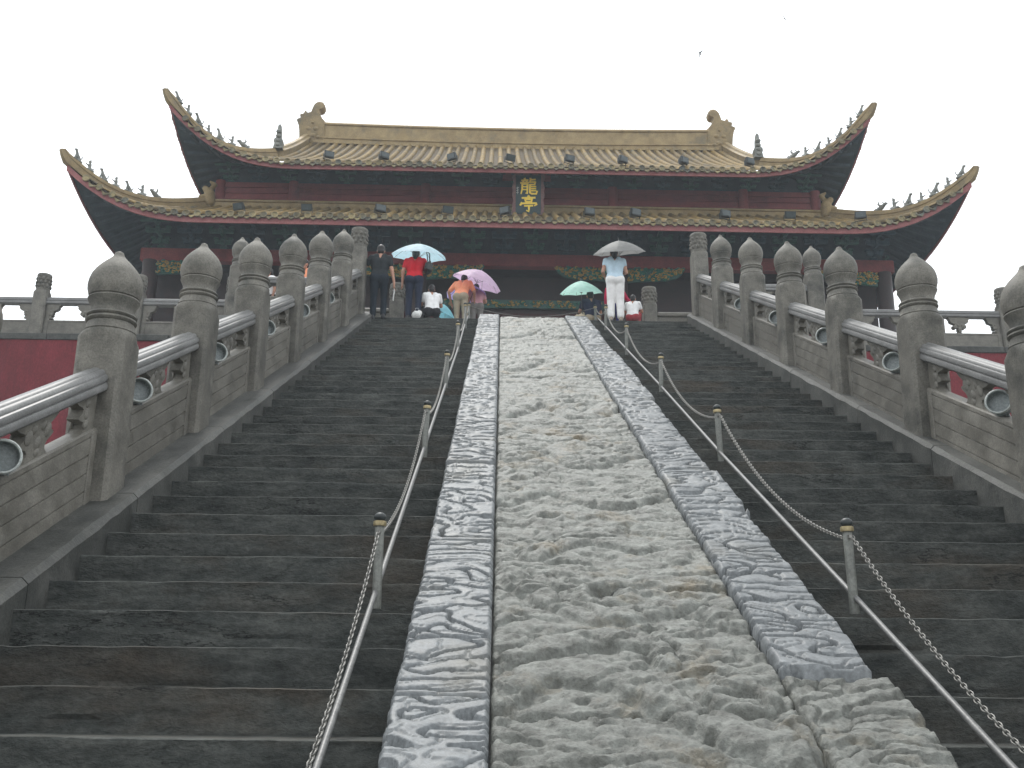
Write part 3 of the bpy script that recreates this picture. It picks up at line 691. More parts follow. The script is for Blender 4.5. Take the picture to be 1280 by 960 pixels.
    for sg in(-1,1):
        y=rf.y0+.3
        while y<rf.yb-.2:
            e1=rf.emaxs(y)
            if e1>.06:
                m_=row_path(lambda e:rf.sidep(y,e,sg),e1,Vector((0,1,0))); g.add(m_.v,m_.f); p=rf.sidep(y,0,sg)
                g.lathe([(.001,-.012),(.098,-.012),(.10,.04)],10,(p.x,p.y,p.z+.015),Matrix.Rotation(R(90*sg),3,'Y')@Matrix.Scale(-1,3,(0,0,1)) )
                g.prism(c,.03,Matrix.Rotation(R(90),3,'Z'),(p.x,p.y+step/2,p.z-.01))
            y+=step
    x=-rf.W+.3
    while x<rf.W-.2:
        e1=rf.emax(x)
        if e1>.06: m_=row_path(lambda e:rf.front(x,e,-1),e1,Vector((1,0,0))); g.add(m_.v,m_.f)
        x+=step
    tag(part('roof_tiles',g,M['tile'],roof,50),kind='stuff')
    return roof
BEASTS=None
def beast_meshes():
    b=MB(); b.cone2((0,.05,.05),.05,(0,-.02,.13),.045); b.cone2((0,-.02,.13),.04,(0,-.06,.22),.028); b.ell((0,-.085,.245),(.028,.045,.03)); b.cone2((0,-.08,.0),.018,(0,-.05,.14),.022)
    b.cone2((0,.07,.05),.02,(0,.12,.16),.012); b.cone2((0,.12,.16),.014,(0,.09,.22),.006); b.cone2((.0,-.07,.26),.012,(0,-.05,.30),.006); b.box((0,.0,.012),(.11,.24,.035))
    c=MB(); c.cone2((0,.0,.0),.04,(0,.0,.16),.034); c.ell((0,-.01,.22),(.033,.036,.042)); c.cone2((0,-.01,.12),.025,(0,-.12,.15),.012); c.cone2((0,.03,.05),.03,(0,.12,.09),.012); c.box((0,.0,.012),(.11,.2,.035)); c.cone2((0,0,.25),.018,(0,.01,.30),.006)
    d=MB(); d.cone2((0,.2,.06),.10,(0,-.05,.17),.10); d.cone2((0,-.05,.17),.09,(0,-.22,.24),.06); d.cone2((0,-.16,.28),.03,(0,-.05,.40),.012); d.cone2((0,.0,.22),.05,(0,.10,.36),.03); d.cone2((0,.10,.36),.035,(0,.04,.44),.02); d.cone2((0,-.22,.20),.035,(0,-.30,.20),.02)
    for q in range(4): d.cone2((0,.05+.08*q,.18),.03,(0,.10+.08*q,.30-.02*q),.008)
    return [remesh(x,M['beast'],.012,'ridge_beast') for x in(b,c)],remesh(d,M['beast'],.016,'ridge_dragon')
BM,BD=beast_meshes()
def hip(rf,roof,sg,back,n_beast,h1=1.0,start_dragon=True):
    sd=-1 if back else 1
    pts=[rf.front(sg*(rf.W-rf.Ds*h),h,sd) for h in np.linspace(h1,0.0,22)]
    d=(pts[-1]-pts[-3]).normalized(); out=Vector((d.x,d.y,0)).normalized()
    # the beak that runs on past the corner
    pts+=[pts[-1]+out*.10+Vector((0,0,.16)),pts[-1]+out*.15+Vector((0,0,.30))]
    n=len(pts); g=MB(); rings=[]
    for i,p in enumerate(pts):
        t=(pts[min(i+1,n-1)]-pts[max(i-1,0)]); t.normalize(); a=t.cross(Vector((0,0,1))).normalized(); up=a.cross(t).normalized()
        if up.z<0: up=-up
        q=i/(n-1); hh=.34-.08*q; ww=.11-.03*q
        if i>=n-2: hh*=.75 if i==n-2 else .35; ww*=.7
        P2=[(-ww,-.06),(ww,-.06),(ww,hh*.45),(ww*1.25,hh*.5),(ww*1.25,hh*.6),(ww*.9,hh*.65),(ww*.9,hh*.82),(ww*.7,hh*.95),(0,hh*1.0),(-ww*.7,hh*.95),(-ww*.9,hh*.82),(-ww*.9,hh*.65),(-ww*1.25,hh*.6),(-ww*1.25,hh*.5),(-ww,hh*.45)]
        rings.append([p+a*x+up*z for x,z in P2])
    g.loft(rings); part('hip_ridge',g,M['ridge'],roof,40)
    if n_beast:
        arc=[0]
        for i in range(n-1): arc.append(arc[-1]+(pts[i+1]-pts[i]).length)
        def at(s):
            i=max(j for j in range(n-1) if arc[j]<=s+1e-6); q=(s-arc[i])/max(arc[i+1]-arc[i],1e-6); return pts[i].lerp(pts[i+1],q),(pts[i+1]-pts[i]).normalized(),i/(n-1)
        Lm=arc[-1]-.55; L0=max(arc[-1]-3.3,.25)
        for k in range(n_beast):
            s=L0+(Lm-L0)*k/(n_beast-1); p,t,q=at(s); up=Vector((0,0,1)); hh=.34-.08*q; a=t.cross(up).normalized(); u2=a.cross(t)
            if u2.z<0:u2=-u2
            me=BD if k==0 else BM[k%2]
            o=link('ridge_dragon' if k==0 else 'ridge_beast',me,roof,p+u2*(hh*.98)-up*.01,(0,0,math.atan2(t.y,t.x)+R(90)+random.uniform(-.25,.25)))
            o.rotation_euler.x=-random.uniform(.0,.15); sc=random.uniform(1.15,1.4)*(.62 if k==0 else 1); o.scale=(sc,sc,sc)
low=build_roof(LOW,'lower_roof',False); upr=build_roof(UP,'upper_roof',True)
for sg in(-1,1):
    hip(LOW,low,sg,False,7,1.0); hip(LOW,low,sg,True,0,1.0); hip(UP,upr,sg,False,7,1.0); hip(UP,upr,sg,True,0,1.0)
# main ridge with its mouldings, verges, gables and the two dragon-fish finials
YR=8.25; ZR=11.80
g=MB(); rp=[(-.26,0),(-.26,.10),(-.20,.12),(-.20,.20),(-.24,.22),(-.24,.27),(-.15,.30),(-.15,.78),(-.20,.81),(-.20,.86),(-.12,.90),(-.07,.965),(0,.985)]; rp=rp+[(-a,b) for a,b in rp[-2::-1]]
g.loft([[Vector((x,YR+a,ZR+b+.10*(abs(x)/7.6)**2-.04)) for a,b in rp] for x in np.linspace(-7.55,7.55,25)])
part('main_ridge',g,M['ridge'],upr,35)
CH=[(365,190),(363,165),(361,154),(358.5,149),(364,147),(362.5,141),(367,140),(369.5,134.5),(373,138.5),(378,137),(380.5,129),(382,124.5),(385,121),(389,119.5),(394,121),(397,125.5),(396.5,129),(394,131.5),(390.5,132),(389.3,134.5),(391,140.5),(395,147),(399,151.5),(400,190)]
for sg in(-1,1):
    poly=[((-(x-382)/37.0)*sg if False else ((x-382)/37.5)*(-sg),(190-y)/37.5) for x,y in CH]
    g=MB(); A=[]; c=(sum(p[0] for p in poly)/len(poly),sum(p[1] for p in poly)/len(poly)); rings=[]
    for yy,k in((-.22,.90),(-.16,1.0),(.16,1.0),(.22,.90)): rings.append([Vector((c[0]+(x-c[0])*k,yy,c[1]+(z-c[1])*k)) for x,z in poly])
    g.loft(rings)
    for (ex,ez,er) in((.0,.95,.07),(.12,.7,.11),(-.15,.7,.10),(.05,.42,.12),(-.2,.4,.10),(.22,.35,.09)):
        for s2 in(-1,1): g.ell((ex*(-sg),s2*.21,ez),(er,.06,er*.8),seg=10)
    f=part('ridge_end_dragon',g,M['ridge'],upr,50,loc=(sg*7.62,YR,ZR-.05))
    # verge ridges down both slopes, with an upright finial where the hip begins
    for sd in(1,-1):
        pts=[UP.front(sg*7.85,e,sd) for e in np.linspace(UP.et-.02,1.0,14)]; g=MB(); rings=[]
        for p in pts: rings.append([p+Vector((a,0,b)) for a,b in((-.14,-.08),(.14,-.08),(.14,.22),(.18,.25),(.18,.30),(.11,.34),(.08,.42),(0,.44),(-.08,.42),(-.11,.34),(-.18,.30),(-.18,.25),(-.14,.22))])
        g.loft(rings); part('verge_ridge',g,M['ridge'],upr,40)
        p=pts[-1]+Vector((0,-.05*sd,.28)); g=MB(); g.loft([[p+Vector((a*k,b*k,z)) for a,b in((-.10,-.10),(.10,-.10),(.10,.10),(-.10,.10))] for z,k in((0,1.5),(.18,1.2),(.24,1.45),(.34,1.3),(.42,.8),(.62,.75),(.86,.5),(.93,.15))])
        for q in range(4): g.ell((p.x,p.y-.13*sd,p.z+.12+.16*q),(.09,.06,.07),seg=8)
        part('ridge_finial',g,M['beast'],upr,35)
    g=MB(); zb=UP.prof(1.0); g.add([Vector((sg*7.78,y,z)) for y,z in((UP.y0+2.3,zb-.3),(YR,ZR+.05),(UP.yb-2.3,zb-.3))]+[Vector((sg*7.55,y,z)) for y,z in((UP.y0+2.3,zb-.3),(YR,ZR+.05),(UP.yb-2.3,zb-.3))],[(0,1,2),(5,4,3),(0,3,4,1),(1,4,5,2),(2,5,3,0)])
    part('gable_wall',g,M['redwood'],upr)
# lower storey: columns, beams, walls, doors
for x in(-10.95,-3.0,3.0,10.95):
    for y in(2.3,14.2):
        g=MB(); g.lathe([(.34,0),(.36,.06),(.30,.14),(.24,.16),(.235,4.7)],20); part('column',g,M['redwood'] if False else M['darkwood'],hall,40,loc=(x,y,0))
g=MB(); g.box((0,2.3,4.885),(22.5,.30,.40),ch=.02); part('red_beam',g,M['redwood'],hall)
g=MB(); g.box((0,14.2,4.885),(22.5,.30,.40)); g.box((-10.95,8.25,4.88),(.30,11.6,.38)); g.box((10.95,8.25,4.88),(.30,11.6,.38)); part('side_beam',g,M['redwood'],hall)
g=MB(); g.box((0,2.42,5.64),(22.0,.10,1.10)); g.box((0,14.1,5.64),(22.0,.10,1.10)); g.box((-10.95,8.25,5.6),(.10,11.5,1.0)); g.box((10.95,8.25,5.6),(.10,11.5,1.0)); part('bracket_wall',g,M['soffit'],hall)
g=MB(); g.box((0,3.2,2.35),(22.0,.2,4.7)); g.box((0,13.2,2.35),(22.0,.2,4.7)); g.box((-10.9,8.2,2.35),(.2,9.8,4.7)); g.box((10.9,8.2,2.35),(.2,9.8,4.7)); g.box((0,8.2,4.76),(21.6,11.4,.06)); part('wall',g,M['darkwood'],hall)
for bx,w_ in((-6.7,6.6),(0,5.4),(6.7,6.6)):
    for k in range(6):
        g=MB(); x=bx-w_/2+w_*(k+.5)/6; ww=w_/6-.03
        g.box((x,3.04,1.75),(ww,.08,3.5)); 
        for q in range(4): g.box((x-ww*.36+ww*.24*q,2.985,2.5),(.03,.03,1.8))
        for q in range(7): g.box((x,2.975,1.65+.28*q),(ww*.86,.02,.03))
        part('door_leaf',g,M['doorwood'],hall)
g=MB(); g.box((0,3.0,3.78),(5.2,.12,.26)); bm_=part('painted_beam',g,M['brk_g'],hall)
def scrolls(x0,x1,zf,n,seed,y,parent,matk,r=(.03,.07)):
    rr=random.Random(seed); g=MB()
    for _ in range(n):
        x=rr.uniform(x0,x1); za,zb=zf(x)
        if zb-za<.06: continue
        z=rr.uniform(za+.03,zb-.03); a=rr.uniform(0,math.pi); q=rr.uniform(*r)
        pts=[(x+q*math.cos(a+k*.9)*(1-.12*k),y-.01-.008*(k%2),z+q*.8*math.sin(a+k*.9)*(1-.12*k)) for k in range(6)]
        g.tube(pts,[.012,.02,.024,.022,.016,.008],5)
    tag(part('carved_scrolls',g,M[matk],parent,True),kind='stuff')
scrolls(-2.5,2.5,lambda x:(3.66,3.90),90,5,2.93,bm_,'gilt_mix'); scrolls(-2.5,2.5,lambda x:(3.66,3.90),60,8,2.93,bm_,'green_paint')
def queti(x0,x1):      # carved hanging bracket; deepest at the column end
    L=x1-x0
    f=lambda x:(4.69-(.10+.34*min(1,max(0,(1-abs((x-x0)/L))*3.2)) if False else 0),4.69)
    return f
for i,(xc,sl_) in enumerate(((-10.95,1),(-3.0,-1),(-3.0,1),(3.0,-1),(3.0,1),(10.95,-1))):
    xa=xc+sl_*.24; xb=xc+sl_*1.95
    poly=[(xa,4.69),(xb,4.69),(xb-sl_*.10,4.52),(xb-sl_*.28,4.38),(xb-sl_*.55,4.32),(xa+sl_*.3,4.27),(xa,4.24)]
    g=MB(); g.prism([(x,z) for x,z in poly],.10,c=(0,2.22,0)); o=part('carved_bracket',g,M['brk_g'],hall)
    lo,hi=min(xa,xb),max(xa,xb)
    def zf(x,xa=xa,xb=xb):
        q=abs(x-xb)/abs(xb-xa); return (4.69-.42*min(1,q*3.0)**.8,4.69)
    scrolls(lo,hi,zf,120,20+i,2.15,o,'green_paint',(.03,.08)); scrolls(lo,hi,zf,75,40+i,2.14,o,'gilt_mix',(.03,.075))
# bracket sets (each a stack of arms) below both roofs
def bracket_mesh(mat):
    g=MB(); g.box((0,0,.06),(.22,.22,.12),ch=.02)
    for k,(L,D) in enumerate(((.5,.35),(.72,.65),(.9,.95))):
        z=.18+.22*k; g.box((0,-D/2+.1,z),(.11,D+.1,.13),ch=.015); g.box((0,-D+.18,z+.02),(L,.11,.13),ch=.015)
        for s in(-1,0,1): g.box((s*L*.42,-D+.18,z+.12),(.15,.15,.08),ch=.015)
    return g.mesh('bracket_set',mat)
BKG,BKB=bracket_mesh(M['brk_g']),bracket_mesh(M['brk_b'])
for i,x in enumerate(np.linspace(-10.7,10.7,24)): link('bracket_set',(BKG,BKB)[i%2],hall,(x,2.36,5.10))
for i,y in enumerate(np.linspace(3.2,13.6,11)):
    for s in(-1,1): link('bracket_set',(BKG,BKB)[i%2],hall,(s*10.9,y,5.10),(0,0,s*R(90)))
# upper storey
g=MB(); g.box((0,3.36,7.35),(18.9,.12,.98)); g.box((0,13.1,7.35),(18.9,.12,.98)); g.box((-9.44,8.25,7.35),(.12,9.6,.98)); g.box((9.44,8.25,7.35),(.12,9.6,.98)); part('upper_wall',g,M['redwood'],hall)
g=MB()
for z,d,h in((7.26,.05,.05),(7.47,.045,.03),(7.68,.06,.07)): g.box((0,3.29-d/2,z),(18.7,d,h))
part('wall_rail',g,M['redwood'],hall)
for x in(-9.4,-7.1,-2.95,2.95,7.1,9.4):
    g=MB(); g.lathe([(.16,6.7),(.16,7.84)],14); part('upper_column',g,M['redwood'],hall,40,loc=(x,3.28,0))
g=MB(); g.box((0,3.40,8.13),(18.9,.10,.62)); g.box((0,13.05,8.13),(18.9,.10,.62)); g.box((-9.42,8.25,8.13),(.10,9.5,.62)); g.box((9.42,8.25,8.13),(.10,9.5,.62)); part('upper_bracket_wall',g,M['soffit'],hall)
for i,x in enumerate(np.linspace(-9.1,9.1,21)): o=link('bracket_set',(BKG,BKB)[i%2],hall,(x,3.36,7.84)); o.scale=(.9,.72,.55)
for i,y in enumerate(np.linspace(4.3,12.3,9)):
    for s in(-1,1): o=link('bracket_set',(BKG,BKB)[i%2],hall,(s*9.42,y,7.84),(0,0,s*R(90))); o.scale=(.9,.72,.55)
# ridge round the foot of the upper wall, with its corner beasts
g=MB()
pr=[(0,-.12),(0,.10),(-.05,.12),(-.05,.17),(0,.20),(.10,.24),(.22,.24),(.22,-.12)]
g.loft([[Vector((x,3.06+a,6.93+b)) for a,b in pr] for x in(-9.55,9.55)]); 
for s in(-1,1): g.loft([[Vector((s*(9.74-a),y,6.93+b)) for a,b in pr] for y in(3.0,13.5)])
part('wall_foot_ridge',g,M['ridge'],low,30)
for s in(-1,1):
    g=MB(); g.cone2((0,.0,0),.16,(0,-.05,.25),.17); g.cone2((0,-.05,.28),.15,(s*.12,-.12,.40),.10); g.cone2((s*.05,0,.35),.09,(-s*.1,.05,.62),.07); g.cone2((-s*.1,.05,.62),.08,(s*.02,.0,.70),.04); g.cone2((0,-.02,.2),.1,(s*.25,-.15,.12),.06)
    link('corner_beast',remesh(g,M['ridge'],.022,'corner_beast'),low,(s*9.62,3.0,6.98))
g=MB(); g.box((0,.0,.17),(1.5,.16,.34)); # short beam over the plaque
part('plaque_beam',g,M['redwood'],hall,loc=(.22,2.88,7.88))
g=MB(); g.box((0,8.3,.12),(23.6,13.6,.24)); part('plinth',g,M['post'],hall)
# ------------------------------------------------------------------ plaque
pq=thing('name_plaque','dark upright plaque with two gold Chinese characters under the upper eaves','plaque',(.80,28.62,15.0),0)
pq.rotation_euler=(R(14),0,0)
PW,PH=.80,1.20
g=MB(); g.box((0,0,PH/2),(PW,.06,PH)); part('board',g,M['board'],pq)
g=MB(); 
for s in(-1,1):
    pl=[]; n=18
    rings=[]
    for i in range(n+1):
        z=-.05+(PH+.15)*i/n; wv=.022*math.sin(i*1.7)+.012*math.sin(i*.8); xo=s*(PW/2+.085+wv); xi=s*(PW/2-.012)
        rings.append([Vector((xi,-.055,z)),Vector((xo,-.035,z)),Vector((xo,.05,z)),Vector((xi,.05,z))])
    g.loft(rings)
g.box((0,-.005,PH+.06),(PW+.02,.10,.12),ch=.02); g.box((0,-.005,-.06),(PW+.02,.10,.12),ch=.02)
part('frame',g,M['frame'],pq,30)
def stroke(g,pts,w0=.05,w1=.05,h=.022):
    pts=[Vector((x,0,z)) for x,z in pts]; n=len(pts); L=[];Rr=[]
    for i,p in enumerate(pts):
        t=(pts[min(i+1,n-1)]-pts[max(i-1,0)]).normalized(); a=Vector((-t.z,0,t.x)); q=i/(n-1); w=(w0*(1-q)+w1*q)*(1.15 if i in(0,) else 1)
        ext=-t*.018 if i==0 else (t*.018 if i==n-1 else Vector((0,0,0)))
        L.append(p+a*w+ext); Rr.append(p-a*w+ext)
    poly=[(v.x,v.z) for v in L+Rr[::-1]]; g.prism(poly,h,c=(0,random.uniform(-.0015,.0015),0))
LONG=[([(.24,.99),(.29,.90)],.045,.05),([(.06,.855),(.46,.885)],.038,.042),([(.15,.83),(.20,.745)],.035,.04),([(.38,.85),(.33,.745)],.04,.035),([(.0,.70),(.49,.735)],.04,.045),
 ([(.11,.63),(.10,.30),(.04,.02)],.045,.035),([(.11,.625),(.42,.64)],.035,.04),([(.42,.64),(.42,.30),(.41,.02),(.33,.07)],.05,.035),([(.14,.46),(.39,.46)],.03,.03),([(.14,.29),(.39,.29)],.03,.03),
 ([(.60,1.0),(.58,.76)],.045,.04),([(.60,.90),(.90,.93)],.036,.04),([(.54,.755),(.90,.775)],.036,.04),([(.88,.775),(.86,.60)],.045,.04),([(.57,.605),(.86,.61)],.034,.036),
 ([(.58,.62),(.57,.30),(.58,.09),(.68,.03),(.96,.03),(1.0,.20)],.046,.05),([(.66,.475),(.93,.485)],.03,.034),([(.66,.345),(.93,.355)],.03,.034),([(.66,.215),(.92,.225)],.03,.034)]
TING=[([(.47,1.0),(.54,.90)],.05,.06),([(.10,.855),(.90,.885)],.038,.046),([(.29,.78),(.33,.60)],.045,.035),([(.31,.77),(.70,.79)],.035,.04),([(.70,.79),(.66,.60)],.045,.04),([(.32,.62),(.67,.63)],.034,.036),
 ([(.10,.56),(.0,.40)],.05,.045),([(.09,.515),(.93,.54)],.038,.045),([(.94,.54),(1.0,.47),(.86,.38)],.05,.03),([(.25,.36),(.76,.38)],.036,.042),([(.52,.37),(.53,.16),(.52,.0),(.38,.08)],.052,.03)]
for ch,z0 in((LONG,.615),(TING,.075)):
    g=MB(); 
    for pts,a,b in ch: stroke(g,pts,a*1.22,b*1.22)
    sc=.49; me=g.mesh('character',M['gold']); o=link('character',me,pq,(-.245,-.045,z0)); o.scale=(sc*1.04,1,sc)
g=MB()
for k in range(3): stroke(g,[(-.02,.0-.07*k),(.02,.01-.07*k)],.008,.008); stroke(g,[(0,.02-.07*k),(0,-.025-.07*k)],.008,.008)
link('inscription',g.mesh('inscription',M['rim']),pq,(-.33,-.045,.80))
# ------------------------------------------------------------------ floodlights on both eaves
def flood():
    b=MB(); b.loft([[Vector((sx*w_,y,z+.05)) for sx,z in((-1,-h),(1,-h),(1,h),(-1,h))] for y,w_,h in((-.10,.15,.10),(-.02,.15,.10),(.08,.10,.07),(.12,.09,.06))])
    f=MB(); f.box((0,-.105,.05),(.25,.012,.15)); r=MB()
    for s in(-1,1): r.box((s*.16,.0,-.02),(.012,.04,.16))
    r.box((0,.0,-.10),(.34,.04,.012))
    return [('housing',b.mesh('housing',M['black'],30)),('lens',f.mesh('lens',M['lens'])),('bracket',r.mesh('bracket',M['black']))]
FL=flood()
ORDN=['leftmost','second from the left','third from the left','fourth from the left','fifth from the left','fifth from the right','fourth from the right','third from the right','second from the right','rightmost']
lowx=[-7.95,-6.05,-4.0,-2.1,-.45,1.9,3.2,5.75,7.6,9.6]
for i,x in enumerate(lowx):
    p=LOW.front(x,.10); t=thing('floodlight','small black floodlight on the lower eave tiles, %s'%ORDN[i],'floodlight',(HX+p.x,HY+p.y,TOPZ+p.z+.20),R(random.uniform(-30,30)),'floodlights on the lower eave')
    t.rotation_euler.x=R(random.uniform(-5,20)); [link(nm,me,t) for nm,me in FL]
ORDU=['leftmost','second from the left','third from the left','just left of the plaque','just right of the plaque','third from the right','second from the right','rightmost']
for i,x in enumerate([-5.95,-4.25,-2.1,-.35,1.5,3.15,5.05,7.1]):
    p=UP.front(x,.33); t=thing('floodlight','small black floodlight on the upper roof tiles, %s'%ORDU[i],'floodlight',(HX+p.x,HY+p.y,TOPZ+p.z+.20),R(random.choice((-35,35,25))),'floodlights on the upper roof')
    t.rotation_euler.x=R(random.uniform(0,20)); [link(nm,me,t) for nm,me in FL]
# ------------------------------------------------------------------ people
STAND=dict(hipL=(-.09,0,.90),kneeL=(-.10,.03,.49),ankL=(-.10,-.01,.09),toeL=(-.12,.15,.035),hipR=(.09,0,.90),kneeR=(.10,.03,.49),ankR=(.10,-.01,.09),toeR=(.12,.15,.035),
  pel=(0,0,.94),waist=(0,.01,1.07),chest=(0,.0,1.27),neck=(0,.0,1.43),head=(0,.03,1.565),shL=(-.175,-.01,1.37),elL=(-.23,-.03,1.10),wrL=(-.23,.05,.86),haL=(-.23,.09,.78),shR=(.175,-.01,1.37),elR=(.23,-.03,1.10),wrR=(.23,.05,.86),haR=(.23,.09,.78))
def lean(J,deg,pivot='pel',names=('waist','chest','neck','head','shL','elL','wrL','haL','shR','elR','wrR','haR')):
    p=Vector(J[pivot]); Rm=Matrix.Rotation(-R(deg),3,'X'); J=dict(J)
    for n_ in names: J[n_]=tuple(p+Rm@(Vector(J[n_])-p))
    return J
CM={}
def cl(nm,c,**k):
    if nm not in CM: CM[nm]=cloth(nm,c,**k)
    return CM[nm]
def person(label,loc,rotz,J,shirt,trous,scale=1.0,hair=True,sleeve=.55,leg_w=1.0,shoe='shoe',female=False,group='visitors on the landing',skirt=False):
    t=thing('person',label,'person',loc,rotz,group); t.scale=(scale,)*3
    V={k:Vector(v) for k,v in J.items()}; hips=.115 if not female else .118
    b=MB()
    ch,wa,pe=V['chest'],V['waist'],V['pel']; ax=(V['shR']-V['shL']).normalized()
    hx=(V['hipR']-V['hipL']).normalized()
    def torso(g,add=0):
        for s in(-1,1):
            g.cone2(pe+hx*s*.065,hips+add,wa+ax*s*.05,.098+add); g.cone2(wa+ax*s*.05,.098+add,ch+ax*s*.075,.108+add); g.cone2(ch+ax*s*.07,.105+add,V['neck'].lerp(ch,.2)+ax*s*.08,.065+add)
    torso(b)
    b.cone2(ch.lerp(V['neck'],.6),.07,V['neck'],.052); b.cone2(V['neck'],.05,V['head']-(V['head']-V['neck'])*.3,.05)
    hd=V['head']; up=(hd-V['neck']).normalized(); fw=up.cross(ax).normalized(); fw=fw if fw.y>0 or True else -fw
    fw=(-ax.cross(up)).normalized()*-1; 
    if fw.dot(Vector((0,1,0)))<0: fw=-fw
    HM=Matrix((ax,fw,up)).transposed()
    b.ell(hd+up*.015,(.074,.092,.105),HM,14); b.ell(hd+up*(-.05)+fw*.03,(.055,.06,.06),HM); b.cone2(hd+fw*.085-up*.005,.012,hd+fw*.108-up*.025,.014)
    for s in(-1,1): b.ell(hd+ax*s*.076-up*.005,(.012,.022,.032),HM,8)
    for s,q in(('L',-1),('R',1)):
        b.cone2(V['hip'+s],.085,V['knee'+s],.058); b.cone2(V['knee'+s],.055,V['knee'+s].lerp(V['ank'+s],.35),.052); b.cone2(V['knee'+s].lerp(V['ank'+s],.35),.052,V['ank'+s],.036); b.cone2(V['ank'+s]-Vector((0,0,.03)),.038,V['toe'+s],.03)
        b.cone2(V['sh'+s],.055,V['el'+s],.040); b.cone2(V['el'+s],.039,V['wr'+s],.026)
        w_,h_=V['wr'+s],V['ha'+s]; d=(h_-w_).normalized(); sx=Vector((1,0,0))-d*d.x
        sd_=d.cross(Vector((1,0,0))); sd_=sd_.normalized() if sd_.length>.2 else Vector((0,1,0)); pn_=d.cross(sd_)
        b.cone2(w_+sd_*.012,.023,h_+sd_*.02,.021,8,3); b.cone2(w_-sd_*.012,.023,h_-sd_*.02,.021,8,3)
        curl=pn_*(-q)
        for f_ in range(4):
            o_=h_+sd_*(.033-.022*f_); L=(.062,.072,.068,.05)[f_]; k1=o_+d*L*.5+curl*.010; k2=o_+d*L*.85+curl*.032
            b.cone2(o_-d*.01,.0105,k1,.0100,6,2); b.cone2(k1,.0100,k2,.0085,6,2)
        b.cone2(w_.lerp(h_,.35)+sd_*.03,.012,w_.lerp(h_,.9)+sd_*.055+curl*.012,.0105,6,2); b.cone2(w_.lerp(h_,.9)+sd_*.055+curl*.012,.0105,h_+sd_*.05+d*.02+curl*.02,.009,6,2)
    body=link('body',remesh(b,M['skin'],.0095,'body',2),t)
    g=MB(); torso(g,.016)
    for s in('L','R'):
        e=V['sh'+s].lerp(V['el'+s],min(sleeve,1)*1.0); g.cone2(V['sh'+s]+(ch-V['sh'+s])*.25,.085,V['sh'+s],.072); g.cone2(V['sh'+s],.072,e,.062 if sleeve<1 else .052)
        if sleeve>1: g.cone2(V['el'+s],.052,V['el'+s].lerp(V['wr'+s],sleeve-1),.04)
    link('shirt',remesh(g,shirt,.014,'shirt',3),t)
    g=MB()
    for s in(-1,1): g.cone2(pe+hx*s*.068-(wa-pe)*.1,hips+.022,pe.lerp(wa,.35)+hx*s*.05,.108)
    for s in('L','R'):
        g.cone2(V['hip'+s],.098*leg_w**.5,V['knee'+s],.070*leg_w); g.cone2(V['knee'+s],.070*leg_w,V['ank'+s]+(V['knee'+s]-V['ank'+s])*.12,.060*leg_w*1.05)
    link('trousers',remesh(g,trous,.014,'trousers',3),t)
    g=MB()
    for s in('L','R'): a,c_=V['ank'+s],V['toe'+s]; g.cone2(a-Vector((0,.03,.04)),.045,c_,.036); g.cone2(a-Vector((0,.02,.0)),.044,a-Vector((0,.0,.05)),.044)
    link('shoes',remesh(g,M[shoe] if isinstance(shoe,str) else shoe,.013,'shoes',1),t)
    if hair:
        g=MB(); g.ell(hd+up*.035-fw*.018,(.086,.098,.098),HM,14); g.ell(hd-up*.03-fw*.035,(.074,.066,.08),HM,12)
        if female: g.ell(hd-up*.10-fw*.06,(.06,.045,.09),HM,12)
        link('hair',remesh(g,M['hair'],.012,'hair',1),t)
    for s in(-1,1):
        g=MB(); g.ell(hd+ax*s*.03+fw*.082+up*.012,(.012,.008,.008),HM,8); link('eye',g.mesh('eye',M['hair'],True),t)
    g=MB(); g.ell(hd+fw*.083-up*.055,(.022,.008,.006),HM,8); link('mouth',g.mesh('mouth',cl('lips',(.30,.10,.09)),True),t)
    return t
def pose(base=STAND,**k): J=dict(base); J.update(k); return J
# man in black, one hand up on the rail, the other hanging with a paper
J=lean(pose(elL=(-.33,.08,1.19),wrL=(-.40,.20,1.04),haL=(-.42,.25,.99),elR=(.25,-.02,1.08),wrR=(.30,.02,.83),haR=(.30,.05,.74),kneeR=(.10,.12,.52),ankR=(.10,.10,.16),toeR=(.11,.26,.13)),7)
mp=person('man in black shirt and dark trousers climbing with one hand on the left balustrade',(-2.46,19.22,TOPZ-RISE),R(3),J,cl('black_cotton',(.018,.022,.025)),cl('dark_blue_denim',(.016,.024,.034)),1.0)
g=MB(); g.box((0,0,0),(.012,.10,.24)); pp=tag(link('folded_paper',g.mesh('folded_paper',M['white'])),'folded white paper in the right hand of the man in black','paper'); pp.location=(-2.16,19.27,TOPZ+.40); pp.rotation_euler=(R(10),R(6),0)
# woman in red under the light-blue umbrella
J=lean(pose(elL=(-.25,-.02,1.10),wrL=(-.25,.03,.86),haL=(-.25,.06,.78),elR=(.24,.12,1.18),wrR=(.06,.27,1.24),haR=(.02,.31,1.28)),10)
person('woman in red shirt and dark jeans with a shoulder bag under a light blue umbrella',(-1.80,19.72,TOPZ),R(-2),J,cl('red_cotton',(.60,.018,.03)),cl('navy_denim',(.022,.030,.055)),.985,female=True)
